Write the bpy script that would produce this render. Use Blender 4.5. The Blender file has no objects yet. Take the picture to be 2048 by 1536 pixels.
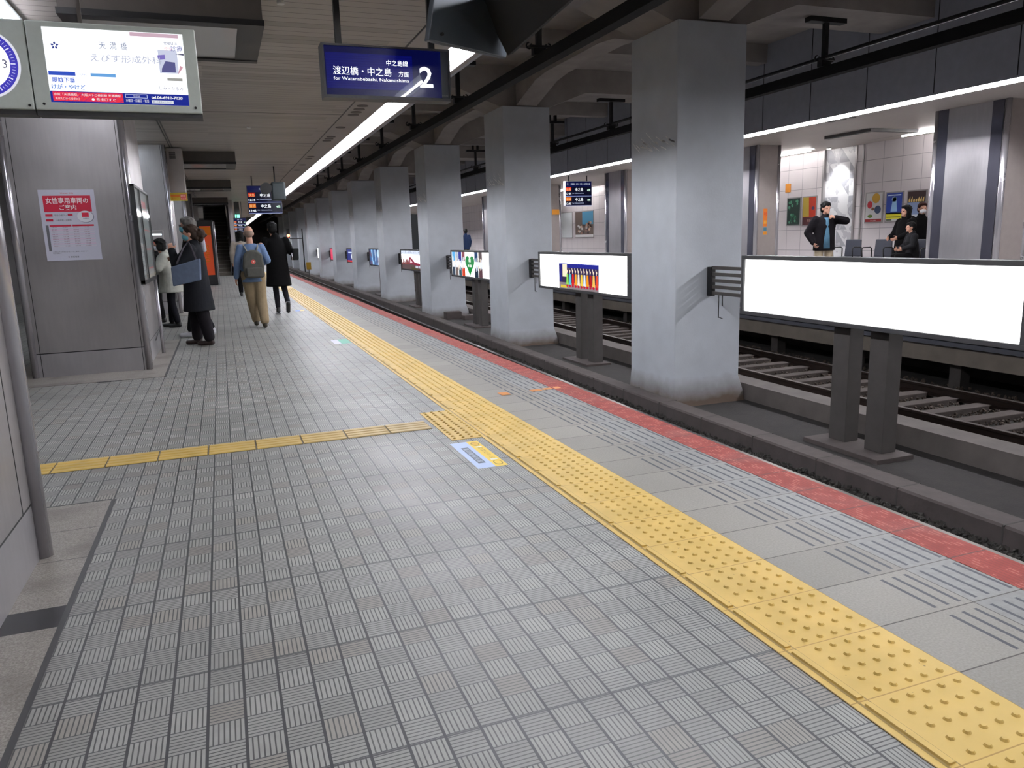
import bpy, bmesh, math, random
from mathutils import Vector, Matrix
random.seed(7)
S = bpy.context.scene
COL = S.collection
PI = math.pi

# ------------------------------------------------------------------ camera, world, exposure
F_PX, YAW, PITCH, ROLL, CAM_H = 1519.6, 0.35625, 0.19119, -0.03031, 1.3328
cy, sy, cp, sp, cr, sr = math.cos(YAW), math.sin(YAW), math.cos(PITCH), math.sin(PITCH), math.cos(ROLL), math.sin(ROLL)
fwd = Vector((sy*cp, cy*cp, -sp)); right = Vector((cy, -sy, 0)); up = right.cross(fwd)
r2 = cr*right + sr*up; u2 = -sr*right + cr*up
cam_d = bpy.data.cameras.new('camera'); cam = bpy.data.objects.new('camera', cam_d); COL.objects.link(cam)
cam_d.sensor_width = 36; cam_d.lens = F_PX/2048*36; cam_d.clip_start = .05; cam_d.clip_end = 300
M = Matrix.Identity(4)
for i in range(3):
    M[i][0], M[i][1], M[i][2] = r2[i], u2[i], -fwd[i]
M[0][3], M[1][3], M[2][3] = 0, 0, CAM_H
cam.matrix_world = M
S.camera = cam
W = bpy.data.worlds.new('world'); S.world = W; W.use_nodes = True
W.node_tree.nodes['Background'].inputs[0].default_value = (.62, .66, .72, 1)
W.node_tree.nodes['Background'].inputs[1].default_value = .05  # low ambient fill added to make up for missing bounced light
S.view_settings.view_transform = 'Standard'
try: S.view_settings.look = 'None'
except Exception: pass
S.view_settings.gamma = 1; S.view_settings.use_curve_mapping = False
S.view_settings.exposure = 0.0
L_TUBE, L_DIFF = 185.0, 3.0          # light strips: tube and diffuser
L_FAR = 5.0                         # strips over the far platform
L_BOARD = 3.4                        # backlit advertising boards

# ------------------------------------------------------------------ materials
MATS = {}
def lin(c):
    return tuple((x/12.92 if x <= .04045 else ((x+.055)/1.055)**2.4) for x in c)
def nodes(m):
    m.use_nodes = True; nt = m.node_tree; return nt, nt.nodes, nt.links
def mat(name, c, rough=.6, metal=0., noise=.0, nscale=8., bump=0., bscale=60., emit=0., coat=0., dirt=None, stretch=None, spec=.5):
    """procedural material; c is sRGB 0..1; noise varies the value over the surface"""
    if name in MATS: return MATS[name]
    m = bpy.data.materials.new(name); nt, N, Lk = nodes(m); b = N['Principled BSDF']
    c = lin(c)
    b.inputs['Base Color'].default_value = (*c, 1); b.inputs['Roughness'].default_value = rough
    b.inputs['Metallic'].default_value = metal; b.inputs['Coat Weight'].default_value = coat
    b.inputs['Specular IOR Level'].default_value = spec
    if emit:
        b.inputs['Emission Color'].default_value = (*c, 1); b.inputs['Emission Strength'].default_value = emit
    if noise or bump or dirt:
        tc = N.new('ShaderNodeTexCoord'); mp = N.new('ShaderNodeMapping'); Lk.new(tc.outputs['Object'], mp.inputs[0])
        if stretch: mp.inputs['Scale'].default_value = stretch
        if noise:
            n = N.new('ShaderNodeTexNoise'); n.inputs['Scale'].default_value = nscale; n.inputs['Detail'].default_value = 6
            Lk.new(mp.outputs[0], n.inputs['Vector'])
            mr = N.new('ShaderNodeMapRange'); mr.inputs[1].default_value = .25; mr.inputs[2].default_value = .75
            mr.inputs[3].default_value = 1-noise; mr.inputs[4].default_value = 1+noise
            Lk.new(n.outputs[0], mr.inputs[0])
            mx = N.new('ShaderNodeVectorMath'); mx.operation = 'SCALE'; mx.inputs[0].default_value = c
            Lk.new(mr.outputs[0], mx.inputs['Scale']); Lk.new(mx.outputs[0], b.inputs['Base Color'])
            src = mx.outputs[0]
            if dirt:   # dirt = (z0, z1, colour): grime climbing from the foot of the thing
                sx = N.new('ShaderNodeSeparateXYZ'); Lk.new(tc.outputs['Object'], sx.inputs[0])
                n2 = N.new('ShaderNodeTexNoise'); n2.inputs['Scale'].default_value = 5; n2.inputs['Detail'].default_value = 8
                Lk.new(tc.outputs['Object'], n2.inputs['Vector'])
                a = N.new('ShaderNodeMath'); a.operation = 'MULTIPLY_ADD'; a.inputs[1].default_value = .5*(dirt[1]-dirt[0]); Lk.new(n2.outputs[0], a.inputs[0]); Lk.new(sx.outputs[2], a.inputs[2])
                r = N.new('ShaderNodeMapRange'); r.inputs[1].default_value = dirt[0]; r.inputs[2].default_value = dirt[1]; r.inputs[3].default_value = 1; r.inputs[4].default_value = 0
                Lk.new(a.outputs[0], r.inputs[0])
                mc = N.new('ShaderNodeMix'); mc.data_type = 'RGBA'; mc.inputs[7].default_value = (*lin(dirt[2]), 1)
                Lk.new(r.outputs[0], mc.inputs[0]); Lk.new(src, mc.inputs[6]); Lk.new(mc.outputs[2], b.inputs['Base Color'])
        if bump:
            n3 = N.new('ShaderNodeTexNoise'); n3.inputs['Scale'].default_value = bscale; n3.inputs['Detail'].default_value = 4
            Lk.new(mp.outputs[0], n3.inputs['Vector']); bp = N.new('ShaderNodeBump'); bp.inputs['Strength'].default_value = bump; bp.inputs['Distance'].default_value = .01
            Lk.new(n3.outputs[0], bp.inputs['Height']); Lk.new(bp.outputs[0], b.inputs['Normal'])
    MATS[name] = m
    return m
def emat(c, e):
    k = 'glow_%02d_%02d_%02d_%.2f' % (*[int(x*99) for x in c], e)
    if k in MATS: return MATS[k]
    m = bpy.data.materials.new(k); nt, N, Lk = nodes(m); b = N['Principled BSDF']; cl = lin(c)
    b.inputs['Base Color'].default_value = (*[x*.15 for x in cl], 1); b.inputs['Roughness'].default_value = .25; b.inputs['Specular IOR Level'].default_value = .2
    b.inputs['Emission Color'].default_value = (*cl, 1); b.inputs['Emission Strength'].default_value = e
    MATS[k] = m; return m
def pmat(c, rough=.45):
    return mat('print_%02d_%02d_%02d' % tuple(int(x*99) for x in c), c, rough)
class NG:
    """tiny expression helper for math nodes"""
    def __init__(s, m): s.nt, s.N, s.L = nodes(m)
    def _in(s, node, i, v):
        if isinstance(v, (int, float)): node.inputs[i].default_value = v
        else: s.L.new(v, node.inputs[i])
    def m(s, op, a, b=None, c=None):
        n = s.N.new('ShaderNodeMath'); n.operation = op; s._in(n, 0, a)
        if b is not None: s._in(n, 1, b)
        if c is not None: s._in(n, 2, c)
        return n.outputs[0]
    def mix(s, f, a, b):
        n = s.N.new('ShaderNodeMix'); n.data_type = 'RGBA'; s._in(n, 0, f)
        for i, v in ((6, a), (7, b)):
            if isinstance(v, tuple): n.inputs[i].default_value = (*v, 1)
            else: s.L.new(v, n.inputs[i])
        return n.outputs[2]
    def xyz(s):
        tc = s.N.new('ShaderNodeTexCoord'); sx = s.N.new('ShaderNodeSeparateXYZ'); s.L.new(tc.outputs['Object'], sx.inputs[0]); s.tc = tc.outputs['Object']
        return sx.outputs[0], sx.outputs[1], sx.outputs[2]
    def noise(s, scale, detail=5, vec=None):
        n = s.N.new('ShaderNodeTexNoise'); n.inputs['Scale'].default_value = scale; n.inputs['Detail'].default_value = detail
        s.L.new(vec or s.tc, n.inputs['Vector']); return n.outputs[0]
    def white(s, a, b):
        cb = s.N.new('ShaderNodeCombineXYZ'); s.L.new(a, cb.inputs[0]); s.L.new(b, cb.inputs[1])
        n = s.N.new('ShaderNodeTexWhiteNoise'); n.noise_dimensions = '2D'; s.L.new(cb.outputs[0], n.inputs['Vector']); return n.outputs[0]
    def rng(s, v, a, b, c, d):
        n = s.N.new('ShaderNodeMapRange'); s._in(n, 0, v)
        for i, q in enumerate((a, b, c, d)): n.inputs[i+1].default_value = q
        return n.outputs[0]
    def scale(s, col, f):
        n = s.N.new('ShaderNodeVectorMath'); n.operation = 'SCALE'
        if isinstance(col, tuple): n.inputs[0].default_value = col
        else: s.L.new(col, n.inputs[0])
        s._in(n, 3, f); return n.outputs[0]
    def edge(s, t, w):   # 1 within w of an integer
        f = s.m('FRACT', t); d = s.m('MINIMUM', f, s.m('SUBTRACT', 1.0, f)); return s.m('LESS_THAN', d, w)
    def bump(s, h, st=.5, dist=.004):
        n = s.N.new('ShaderNodeBump'); n.inputs['Strength'].default_value = st; n.inputs['Distance'].default_value = dist; s._in(n, 2, h); 
        s.L.new(n.outputs[0], s.N['Principled BSDF'].inputs['Normal'])
    def out(s, name, v):
        b = s.N['Principled BSDF']
        if isinstance(v, (int, float)): b.inputs[name].default_value = v
        else: s.L.new(v, b.inputs[name])
P = .1015
def floor_tile_mat():
    m = bpy.data.materials.new('parquet_pattern_floor_tile'); g = NG(m); x, y, z = g.xyz()
    u = g.m('DIVIDE', g.m('SUBTRACT', x, -.4641), P); v = g.m('DIVIDE', g.m('SUBTRACT', y, 2.8314), P)
    iu = g.m('FLOOR', u); iv = g.m('FLOOR', v)
    par = g.m('MODULO', g.m('ADD', g.m('ADD', iu, iv), 1000.0), 2.0)          # 1: ribs run along the platform
    gu = g.edge(u, .042); gv = g.edge(v, .022)
    thick = g.edge(g.m('DIVIDE', g.m('SUBTRACT', y, 1.81), P*6), .0055)
    grout = g.m('MAXIMUM', g.m('MAXIMUM', gu, gv), thick)
    fu = g.m('MULTIPLY', g.m('FRACT', u), 7.0); fv = g.m('MULTIPLY', g.m('FRACT', v), 7.0)
    t = g.m('ADD', g.m('MULTIPLY', fu, par), g.m('MULTIPLY', fv, g.m('SUBTRACT', 1.0, par)))
    groove = g.edge(t, .14)
    rnd = g.white(iu, iv)
    rib = g.white(g.m('ADD', g.m('FLOOR', t), g.m('MULTIPLY', iu, 9.0)), iv)
    wear = g.noise(.9, 6); fine = g.noise(25, 4)
    base = g.mix(g.rng(g.noise(2.3, 4), .3, .7, 0, 1), lin((.60, .60, .58)), lin((.64, .64, .62)))
    base = g.mix(g.m('GREATER_THAN', rnd, .86), base, lin((.585, .57, .54)))
    f = g.m('MULTIPLY', g.rng(rnd, 0, 1, .9, 1.07), g.m('MULTIPLY', g.rng(wear, .3, .7, .86, 1.08), g.rng(fine, .3, .7, .93, 1.06)))
    base = g.scale(base, g.m('MULTIPLY', f, g.rng(par, 0, 1, .96, 1.08)))  # cells ribbed along the platform painted lighter to stand for their glints
    dirty = g.m('MULTIPLY', g.m('GREATER_THAN', rib, .975), g.m('GREATER_THAN', g.noise(14, 2), .5))
    gcol = g.mix(g.rng(g.noise(3, 3), .35, .65, 0, 1), lin((.29, .29, .29)), lin((.36, .36, .355)))
    c = g.mix(groove, base, gcol); c = g.mix(g.m('MULTIPLY', dirty, groove), c, lin((.16, .16, .17)))
    c = g.mix(grout, c, lin((.31, .315, .32))); c = g.mix(gu, c, lin((.25, .255, .26)))
    g.out('Base Color', c)
    g.out('Roughness', g.rng(g.noise(1.7, 5), .3, .7, .38, .52))
    g.out('Specular IOR Level', .42)
    h = g.m('SUBTRACT', 1.0, g.m('MAXIMUM', g.m('MULTIPLY', groove, .6), grout))
    g.bump(g.m('ADD', h, g.m('MULTIPLY', rnd, .25)), .45, .002)
    return m
def slab_mat():
    m = bpy.data.materials.new('grooved_edge_slab'); g = NG(m); x, y, z = g.xyz()
    t = g.m('DIVIDE', g.m('SUBTRACT', y, 1.4888), .3)
    joint = g.edge(t, .009)
    xj = g.m('LESS_THAN', g.m('ABSOLUTE', g.m('SUBTRACT', x, 2.404)), .0022)
    ft = g.m('FRACT', t)
    iny = g.m('MULTIPLY', g.m('GREATER_THAN', ft, .075), g.m('LESS_THAN', ft, .885))
    sl = None
    for c0 in (2.250, 2.308, 2.366, 2.446, 2.508, 2.567, 2.626):
        q = g.m('LESS_THAN', g.m('ABSOLUTE', g.m('SUBTRACT', x, c0)), .0075); sl = q if sl is None else g.m('MAXIMUM', sl, q)
    slot = g.m('MULTIPLY', sl, iny)
    side = g.m('GREATER_THAN', x, 2.404)
    rnd = g.white(g.m('FLOOR', t), side)
    base = g.mix(g.rng(g.noise(120, 6), .3, .7, 0, 1), lin((.53, .515, .485)), lin((.595, .58, .55)))
    base2 = g.mix(g.rng(g.noise(40, 6), .3, .7, 0, 1), lin((.53, .53, .52)), lin((.59, .59, .58)))
    b = g.mix(side, base, base2)
    b = g.scale(b, g.m('MULTIPLY', g.rng(rnd, 0, 1, .88, 1.03), g.rng(g.noise(1.6, 5), .3, .7, .93, 1.04)))
    c = g.mix(slot, b, lin((.27, .28, .31))); c = g.mix(g.m('MAXIMUM', joint, xj), c, lin((.30, .28, .27)))
    g.out('Base Color', c); g.out('Roughness', .52); g.out('Specular IOR Level', .35)
    g.bump(g.m('SUBTRACT', 1.0, g.m('MAXIMUM', slot, joint)), .6, .003)
    return m
def red_mat():
    m = bpy.data.materials.new('red_edge_tile'); g = NG(m); x, y, z = g.xyz()
    t = g.m('DIVIDE', g.m('SUBTRACT', y, 1.4888), .3)
    joint = g.edge(t, .012)
    ribs = g.edge(g.m('DIVIDE', g.m('SUBTRACT', x, 2.647), .0205), .13)
    base = g.mix(g.rng(g.noise(9, 6), .3, .7, 0, 1), lin((.52, .225, .205)), lin((.61, .29, .26)))
    base = g.mix(g.rng(g.noise(3.2, 5), .5, .7, 0, .6), base, lin((.52, .36, .34)))
    lite = g.m('MULTIPLY', ribs, g.m('GREATER_THAN', g.noise(18, 3), .55))
    c = g.mix(g.m('MULTIPLY', ribs, .6), base, lin((.46, .24, .22))); c = g.mix(g.m('MULTIPLY', lite, .5), c, lin((.82, .55, .48)))
    c = g.mix(joint, c, lin((.38, .26, .25)))
    g.out('Base Color', c); g.out('Roughness', .7); g.out('Specular IOR Level', .25); g.bump(ribs, .4, .002)
    return m
def yellow_mat(name, dull=0.):
    m = bpy.data.materials.new(name); g = NG(m); x, y, z = g.xyz()
    j = g.edge(g.m('DIVIDE', g.m('SUBTRACT', y, 1.4888), .3), .007)
    a = g.mix(g.rng(g.noise(6, 7), .35, .65, 0, 1), lin((.78, .655, .335)), lin((.845, .71, .38)))
    a = g.mix(g.rng(g.noise(1.2, 4), .45, .7, 0, .5), a, lin((.85, .74, .46)))
    if dull:
        a = g.mix(g.rng(x, -.2, 1.1, .0, .8), a, lin((.66, .58, .42)))
    a = g.mix(g.m('GREATER_THAN', g.noise(55, 2), .76), a, lin((.55, .45, .25)))
    ln = g.m('LESS_THAN', g.m('ABSOLUTE', g.m('SUBTRACT', x, 1.5755)), .0045)  # dark shadow edges of the ridge painted in, plus dirt lines along strip borders
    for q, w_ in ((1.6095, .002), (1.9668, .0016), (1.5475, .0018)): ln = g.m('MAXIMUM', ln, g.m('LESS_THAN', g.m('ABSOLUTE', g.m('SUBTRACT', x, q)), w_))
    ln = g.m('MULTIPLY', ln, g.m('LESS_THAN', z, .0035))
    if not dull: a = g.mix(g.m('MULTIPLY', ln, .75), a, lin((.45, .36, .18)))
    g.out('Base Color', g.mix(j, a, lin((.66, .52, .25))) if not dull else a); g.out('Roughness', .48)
    return m
def ceiling_mat():
    m = bpy.data.materials.new('slatted_ceiling_panel'); g = NG(m); x, y, z = g.xyz()
    s1 = g.edge(g.m('DIVIDE', g.m('SUBTRACT', y, 8.053), .1525), .035)
    j = None
    for q in (12.69, 16.3, 20.6, 24.4, 28.2, 32.0, 36.0):
        e = g.m('LESS_THAN', g.m('ABSOLUTE', g.m('SUBTRACT', y, q)), .022); j = e if j is None else g.m('MAXIMUM', j, e)
    base = g.mix(g.rng(g.noise(.45, 5), .3, .7, 0, 1), lin((.60, .575, .555)), lin((.69, .675, .66)))
    base = g.mix(g.m('GREATER_THAN', g.white(g.m('FLOOR', g.m('DIVIDE', g.m('SUBTRACT', y, 8.053), .1525)), g.m('FLOOR', g.m('DIVIDE', x, 1.8))), .8), base, lin((.60, .58, .56)))
    c = g.mix(s1, base, lin((.36, .345, .34))); c = g.mix(j, c, lin((.16, .155, .15)))
    g.out('Base Color', c); g.out('Roughness', .5)
    g.bump(g.m('SUBTRACT', 1.0, s1), .5, .01)
    return m
def wall_panel_mat():
    m = bpy.data.materials.new('pinkish_white_wall_panel'); g = NG(m); x, y, z = g.xyz()
    e = g.m('MAXIMUM', g.edge(g.m('DIVIDE', g.m('SUBTRACT', y, 13.29), .545), .012), g.edge(g.m('DIVIDE', g.m('SUBTRACT', z, 1.28), .54), .012))
    base = g.mix(g.rng(g.noise(.8, 3), .3, .7, 0, 1), lin((.83, .80, .81)), lin((.87, .845, .85)))
    g.out('Base Color', g.mix(e, base, lin((.62, .60, .62)))); g.out('Roughness', .3)
    return m
def triangle_mat():
    m = bpy.data.materials.new('triangle_pattern_panel'); g = NG(m); x, y, z = g.xyz()
    u = g.m('DIVIDE', y, .36); v = g.m('DIVIDE', z, .42)
    a = g.m('GREATER_THAN', g.m('FRACT', u), g.m('FRACT', v))
    r = g.white(g.m('ADD', g.m('FLOOR', u), g.m('MULTIPLY', a, 31.0)), g.m('FLOOR', v))
    c = g.mix(g.m('GREATER_THAN', r, .6), lin((.88, .88, .89)), lin((.66, .66, .69)))
    c = g.mix(g.m('GREATER_THAN', g.noise(4, 2), .56), c, lin((.76, .76, .78)))
    g.out('Base Color', c); g.out('Roughness', .35)
    return m
def steel(name, c=(.66, .66, .69), rough=.33, stretch=(30, 30, 3), noise=.035):
    if name in MATS: return MATS[name]
    m = bpy.data.materials.new(name); g = NG(m); x, y, z = g.xyz()
    mp = g.N.new('ShaderNodeMapping'); mp.inputs['Scale'].default_value = stretch; g.L.new(g.tc, mp.inputs[0])
    n = g.noise(1.0, 6, mp.outputs[0])
    g.out('Base Color', g.scale(lin(c), g.m('MULTIPLY', g.rng(n, .3, .7, 1-noise, 1+noise), g.rng(g.noise(1.5, 4), .3, .7, .88, 1.06))))
    g.out('Metallic', .7); g.out('Roughness', g.rng(g.noise(2.2, 5), .3, .7, rough-.06, rough+.1)); 
    g.bump(g.noise(240, 2), .08, .002)
    MATS[name] = m; return m
def terrazzo_mat():
    m = bpy.data.materials.new('granite_margin'); g = NG(m); x, y, z = g.xyz()
    n = g.noise(160, 3)
    c = g.mix(g.rng(n, .35, .65, 0, 1), lin((.50, .48, .45)), lin((.64, .62, .59)))
    c = g.mix(g.rng(g.noise(2.6, 6), .5, .72, 0, .75), c, lin((.38, .35, .33)))
    j = g.m('MAXIMUM', g.m('LESS_THAN', g.m('ABSOLUTE', g.m('SUBTRACT', y, 4.02)), .003), g.m('LESS_THAN', g.m('ABSOLUTE', g.m('SUBTRACT', y, 3.62)), .003))
    band = g.m('MULTIPLY', g.m('GREATER_THAN', y, 2.95), g.m('LESS_THAN', y, 3.13))
    c = g.mix(j, c, lin((.3, .29, .28))); c = g.mix(band, c, lin((.16, .16, .17)))
    g.out('Base Color', c); g.out('Roughness', .45)
    return m

# ------------------------------------------------------------------ mesh helpers
class MB:
    def __init__(s): s.bm = bmesh.new(); s.mi = 0
    def _tag(s, faces):
        for f in faces: f.material_index = s.mi
    def box(s, x0, x1, y0, y1, z0, z1):
        v = [s.bm.verts.new(p) for p in ((x0,y0,z0),(x1,y0,z0),(x1,y1,z0),(x0,y1,z0),(x0,y0,z1),(x1,y0,z1),(x1,y1,z1),(x0,y1,z1))]
        fs = [s.bm.faces.new([v[i] for i in q]) for q in ((3,2,1,0),(4,5,6,7),(0,1,5,4),(1,2,6,5),(2,3,7,6),(3,0,4,7))]
        s._tag(fs); return s
    def face(s, pts):
        f = s.bm.faces.new([s.bm.verts.new(p) for p in pts]); s._tag([f]); return s
    def prism(s, poly, d):   # poly: list of 3D points, d: extrusion vector
        d = Vector(d); a = [s.bm.verts.new(p) for p in poly]; b = [s.bm.verts.new(Vector(p)+d) for p in poly]
        fs = [s.bm.faces.new(a[::-1]), s.bm.faces.new(b)]
        n = len(a)
        for i in range(n): fs.append(s.bm.faces.new((a[i], a[(i+1) % n], b[(i+1) % n], b[i])))
        s._tag(fs); return s
    def tube(s, pts, r, seg=12, r1=None, flat=1.0):
        pts = [Vector(p) for p in pts]; rings = []; n = len(pts)
        for i, p in enumerate(pts):
            t = (pts[min(i+1, n-1)]-pts[max(i-1, 0)]).normalized()
            a = t.orthogonal().normalized() if i == 0 else (a - t*a.dot(t)).normalized()
            b = t.cross(a); rr = r if r1 is None else r+(r1-r)*i/(n-1)
            rings.append([s.bm.verts.new(p+(a*math.cos(2*PI*k/seg)+b*math.sin(2*PI*k/seg)*flat)*rr) for k in range(seg)])
        fs = []
        for i in range(n-1):
            for k in range(seg): fs.append(s.bm.faces.new((rings[i][k], rings[i][(k+1) % seg], rings[i+1][(k+1) % seg], rings[i+1][k])))
        fs.append(s.bm.faces.new(rings[0][::-1])); fs.append(s.bm.faces.new(rings[-1]))
        for f in fs[:-2]: f.smooth = True
        s._tag(fs); return s
    def loft(s, rings, seg=24):   # rings: (cx, cy, cz, rx, ry) horizontal ellipses
        R = []
        for (x, y, z, rx, ry) in rings:
            R.append([s.bm.verts.new((x+rx*math.cos(2*PI*k/seg), y+ry*math.sin(2*PI*k/seg), z)) for k in range(seg)])
        fs = []
        for i in range(len(R)-1):
            for k in range(seg): fs.append(s.bm.faces.new((R[i][k], R[i][(k+1) % seg], R[i+1][(k+1) % seg], R[i+1][k])))
        fs.append(s.bm.faces.new(R[0][::-1])); fs.append(s.bm.faces.new(R[-1])); s._tag(fs)
        for f in fs[:-2]: f.smooth = True
        return s
    def ell(s, c, r, rot=None, seg=14):
        if isinstance(r, (int, float)): r = (r, r, r)
        m = Matrix.Translation(Vector(c)) @ (rot.to_matrix().to_4x4() if rot else Matrix.Identity(4)) @ Matrix.Diagonal((*r, 1))
        res = bmesh.ops.create_uvsphere(s.bm, u_segments=seg, v_segments=max(6, seg//2+2), radius=1, matrix=m)
        fs = set(f for v in res['verts'] for f in v.link_faces)
        for f in fs: f.smooth = True
        s._tag(fs); return s
    def build(s, name, mats, parent=None, bevel=0, smooth=False, recalc=True):
        if recalc: bmesh.ops.recalc_face_normals(s.bm, faces=s.bm.faces)
        me = bpy.data.meshes.new(name); s.bm.to_mesh(me); s.bm.free()
        for m in (mats if isinstance(mats, (list, tuple)) else [mats]): me.materials.append(m)
        if smooth:
            for p in me.polygons: p.use_smooth = True
        o = bpy.data.objects.new(name, me); COL.objects.link(o)
        if parent is not None: o.parent = parent; 
        if bevel:
            b = o.modifiers.new('bevel', 'BEVEL'); b.width = bevel; b.segments = 2; b.limit_method = 'ANGLE'
        return o
def local(o):
    """give a child world coordinates although its parent is an Empty elsewhere"""
    if o.parent is not None: o.matrix_parent_inverse = o.parent.matrix_basis.inverted()
    return o
def tag(o, label, cat, group=None):
    o['label'] = label; o['category'] = cat
    if group: o['group'] = group
    return o
def struct(o): o['kind'] = 'structure'; return o
def stuff(o): o['kind'] = 'stuff'; return o
def thing(name, label, cat, loc=(0, 0, 0), rz=0, group=None):
    o = bpy.data.objects.new(name, None); COL.objects.link(o); o.location = loc; o.rotation_euler = (0, 0, rz); o.empty_display_size = .1
    return tag(o, label, cat, group)
def remesh(mb, name, m, parent, voxel=.014, smooth=3, solid=True):
    bmesh.ops.recalc_face_normals(mb.bm, faces=mb.bm.faces)
    me = bpy.data.meshes.new('t'); mb.bm.to_mesh(me); mb.bm.free()
    o = bpy.data.objects.new('t', me); COL.objects.link(o)
    md = o.modifiers.new('r', 'REMESH'); md.mode = 'VOXEL'; md.voxel_size = voxel; md.use_smooth_shade = True
    if smooth:
        sm = o.modifiers.new('s', 'SMOOTH'); sm.iterations = smooth; sm.factor = .5
    dg = bpy.context.evaluated_depsgraph_get(); dg.update()
    me2 = bpy.data.meshes.new_from_object(o.evaluated_get(dg)); me2.name = name
    bpy.data.objects.remove(o); bpy.data.meshes.remove(me)
    me2.materials.clear(); me2.materials.append(m)
    for p in me2.polygons: p.use_smooth = True
    r = bpy.data.objects.new(name, me2); COL.objects.link(r); r.parent = parent
    return r

class Canvas:
    """flat printed or lit artwork: origin, u axis, v axis (metres); layers step out along the normal"""
    def __init__(s, o, u, v, emit=0.): 
        s.o, s.u, s.v = Vector(o), Vector(u).normalized(), Vector(v).normalized(); s.n = s.u.cross(s.v); s.e = emit; s.bm = bmesh.new(); s.mats = []; s.L = 0
    def _m(s, c, e=None):
        e = s.e if e is None else e
        m = emat(c, e) if e else pmat(c)
        if m not in s.mats: s.mats.append(m)
        return s.mats.index(m)
    def pt(s, a, b, l=None): return s.o+s.u*a+s.v*b+s.n*(.0007*(s.L if l is None else l)+.0004)
    def poly(s, pts, c, e=None):
        i = s._m(c, e); f = s.bm.faces.new([s.bm.verts.new(s.pt(*p)) for p in pts]); f.material_index = i; f.normal_update()
        if f.normal.dot(s.n) < 0: f.normal_flip()
        return s
    def rect(s, a0, b0, a1, b1, c, e=None): return s.poly([(a0, b0), (a1, b0), (a1, b1), (a0, b1)], c, e)
    def disc(s, a, b, ra, c, rb=None, e=None, n=28): 
        rb = rb or ra; return s.poly([(a+ra*math.cos(2*PI*k/n), b+rb*math.sin(2*PI*k/n)) for k in range(n)], c, e)
    def text(s, t, a, b, size, c, align='LEFT', e=None, width=None, bold=0., rot=0):
        cu = bpy.data.curves.new('t', 'FONT'); cu.body = t; cu.size = size; cu.align_x = align; cu.resolution_u = 2; cu.offset = bold
        o = bpy.data.objects.new('t', cu); COL.objects.link(o)
        dg = bpy.context.evaluated_depsgraph_get(); dg.update()
        me = bpy.data.meshes.new_from_object(o.evaluated_get(dg)); bpy.data.objects.remove(o); bpy.data.curves.remove(cu)
        if len(me.vertices):
            xs = [v.co.x for v in me.vertices]; w = max(xs)-min(xs); k = (width/w) if width and w > 0 else 1
            x0 = {'LEFT': min(xs), 'CENTER': (min(xs)+max(xs))/2, 'RIGHT': max(xs)}[align]
            i = s._m(c, e); ca, sa = math.cos(rot), math.sin(rot); vs = []
            for v in me.vertices:
                px, py = (v.co.x-x0)*k, v.co.y; vs.append(s.bm.verts.new(s.pt(a+px*ca-py*sa, b+px*sa+py*ca)))
            for p in me.polygons:
                try: f = s.bm.faces.new([vs[j] for j in p.vertices])
                except ValueError: continue
                f.material_index = i; f.normal_update()
                if f.normal.dot(s.n) < 0: f.normal_flip()
        bpy.data.meshes.remove(me); return s
    def up(s): s.L += 1; return s
    def build(s, name, parent=None):
        me = bpy.data.meshes.new(name); s.bm.to_mesh(me); s.bm.free()
        for m in s.mats: me.materials.append(m)
        o = bpy.data.objects.new(name, me); COL.objects.link(o)
        if parent is not None: o.parent = parent
        return o
WHITE, BLACK, NAVY = (.97, .97, .97), (.05, .05, .06), (.04, .06, .35)

# shared materials
m_concrete = mat('grey_painted_concrete', (.765, .785, .81), .75, noise=.06, nscale=3, bump=.15, bscale=40, dirt=(-1.02, -.66, (.40, .34, .29)))
m_beam = mat('bare_concrete_beam', (.62, .595, .575), .85, noise=.15, nscale=2.5, bump=.2, bscale=20)
m_dark = mat('sooty_concrete', (.25, .235, .225), .9, noise=.25, nscale=3, bump=.3, bscale=30)
m_kerb = mat('kerb_concrete', (.285, .255, .245), .85, noise=.18, nscale=6, bump=.25, bscale=30)
m_kerb2 = mat('track_wall_concrete', (.37, .345, .33), .85, noise=.2, nscale=4, bump=.25, bscale=30)
m_ground = mat('dusty_track_bed', (.135, .12, .11), .95, noise=.3, nscale=5, bump=.4, bscale=60)
m_soot = mat('sooty_black_rail', (.045, .042, .048), .95)
m_black = mat('black_painted_metal', (.07, .07, .075), .45, noise=.1)
m_frame = mat('dark_grey_frame', (.27, .27, .275), .5, noise=.08)
m_post = mat('brown_grey_steel_post', (.27, .255, .245), .6, noise=.12, nscale=7)
m_steel = steel('brushed_stainless', (.72, .71, .72), .35)
m_steel2 = steel('dull_stainless_panel', (.68, .665, .665), .38)
m_pole = steel('polished_stainless_pole', (.76, .75, .77), .2)
m_rail = mat('rusty_rail_side', (.20, .14, .11), .8, noise=.2)
m_railtop = mat('worn_rail_head', (.42, .40, .38), .35, metal=.8)
m_beige = mat('beige_pillar_panel', (.62, .585, .57), .4, noise=.05)
m_fascia = mat('grey_fascia_panel', (.64, .65, .69), .5, noise=.06)

# ------------------------------------------------------------------ setting: platform, ceiling, walls, track bed
m_floor = floor_tile_mat()
Y0, Y1 = -3.0, 92.0
b = MB(); b.box(-5, 1.546, Y0, Y1, -.12, 0); struct(b.build('floor', m_floor))
b = MB(); b.box(1.968, 2.647, Y0, Y1, -.12, 0); struct(b.build('floor_edge_slabs', slab_mat()))
b = MB(); b.box(2.647, 2.85, Y0, Y1, -.12, .002); struct(b.build('floor_red_edge', red_mat()))
b = MB(); b.box(2.55, 2.80, Y0, Y1, -1.25, -.12); b.box(-5, 2.0, Y0, Y1, -1.25, -.13); struct(b.build('wall_platform_edge', m_dark))
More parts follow.
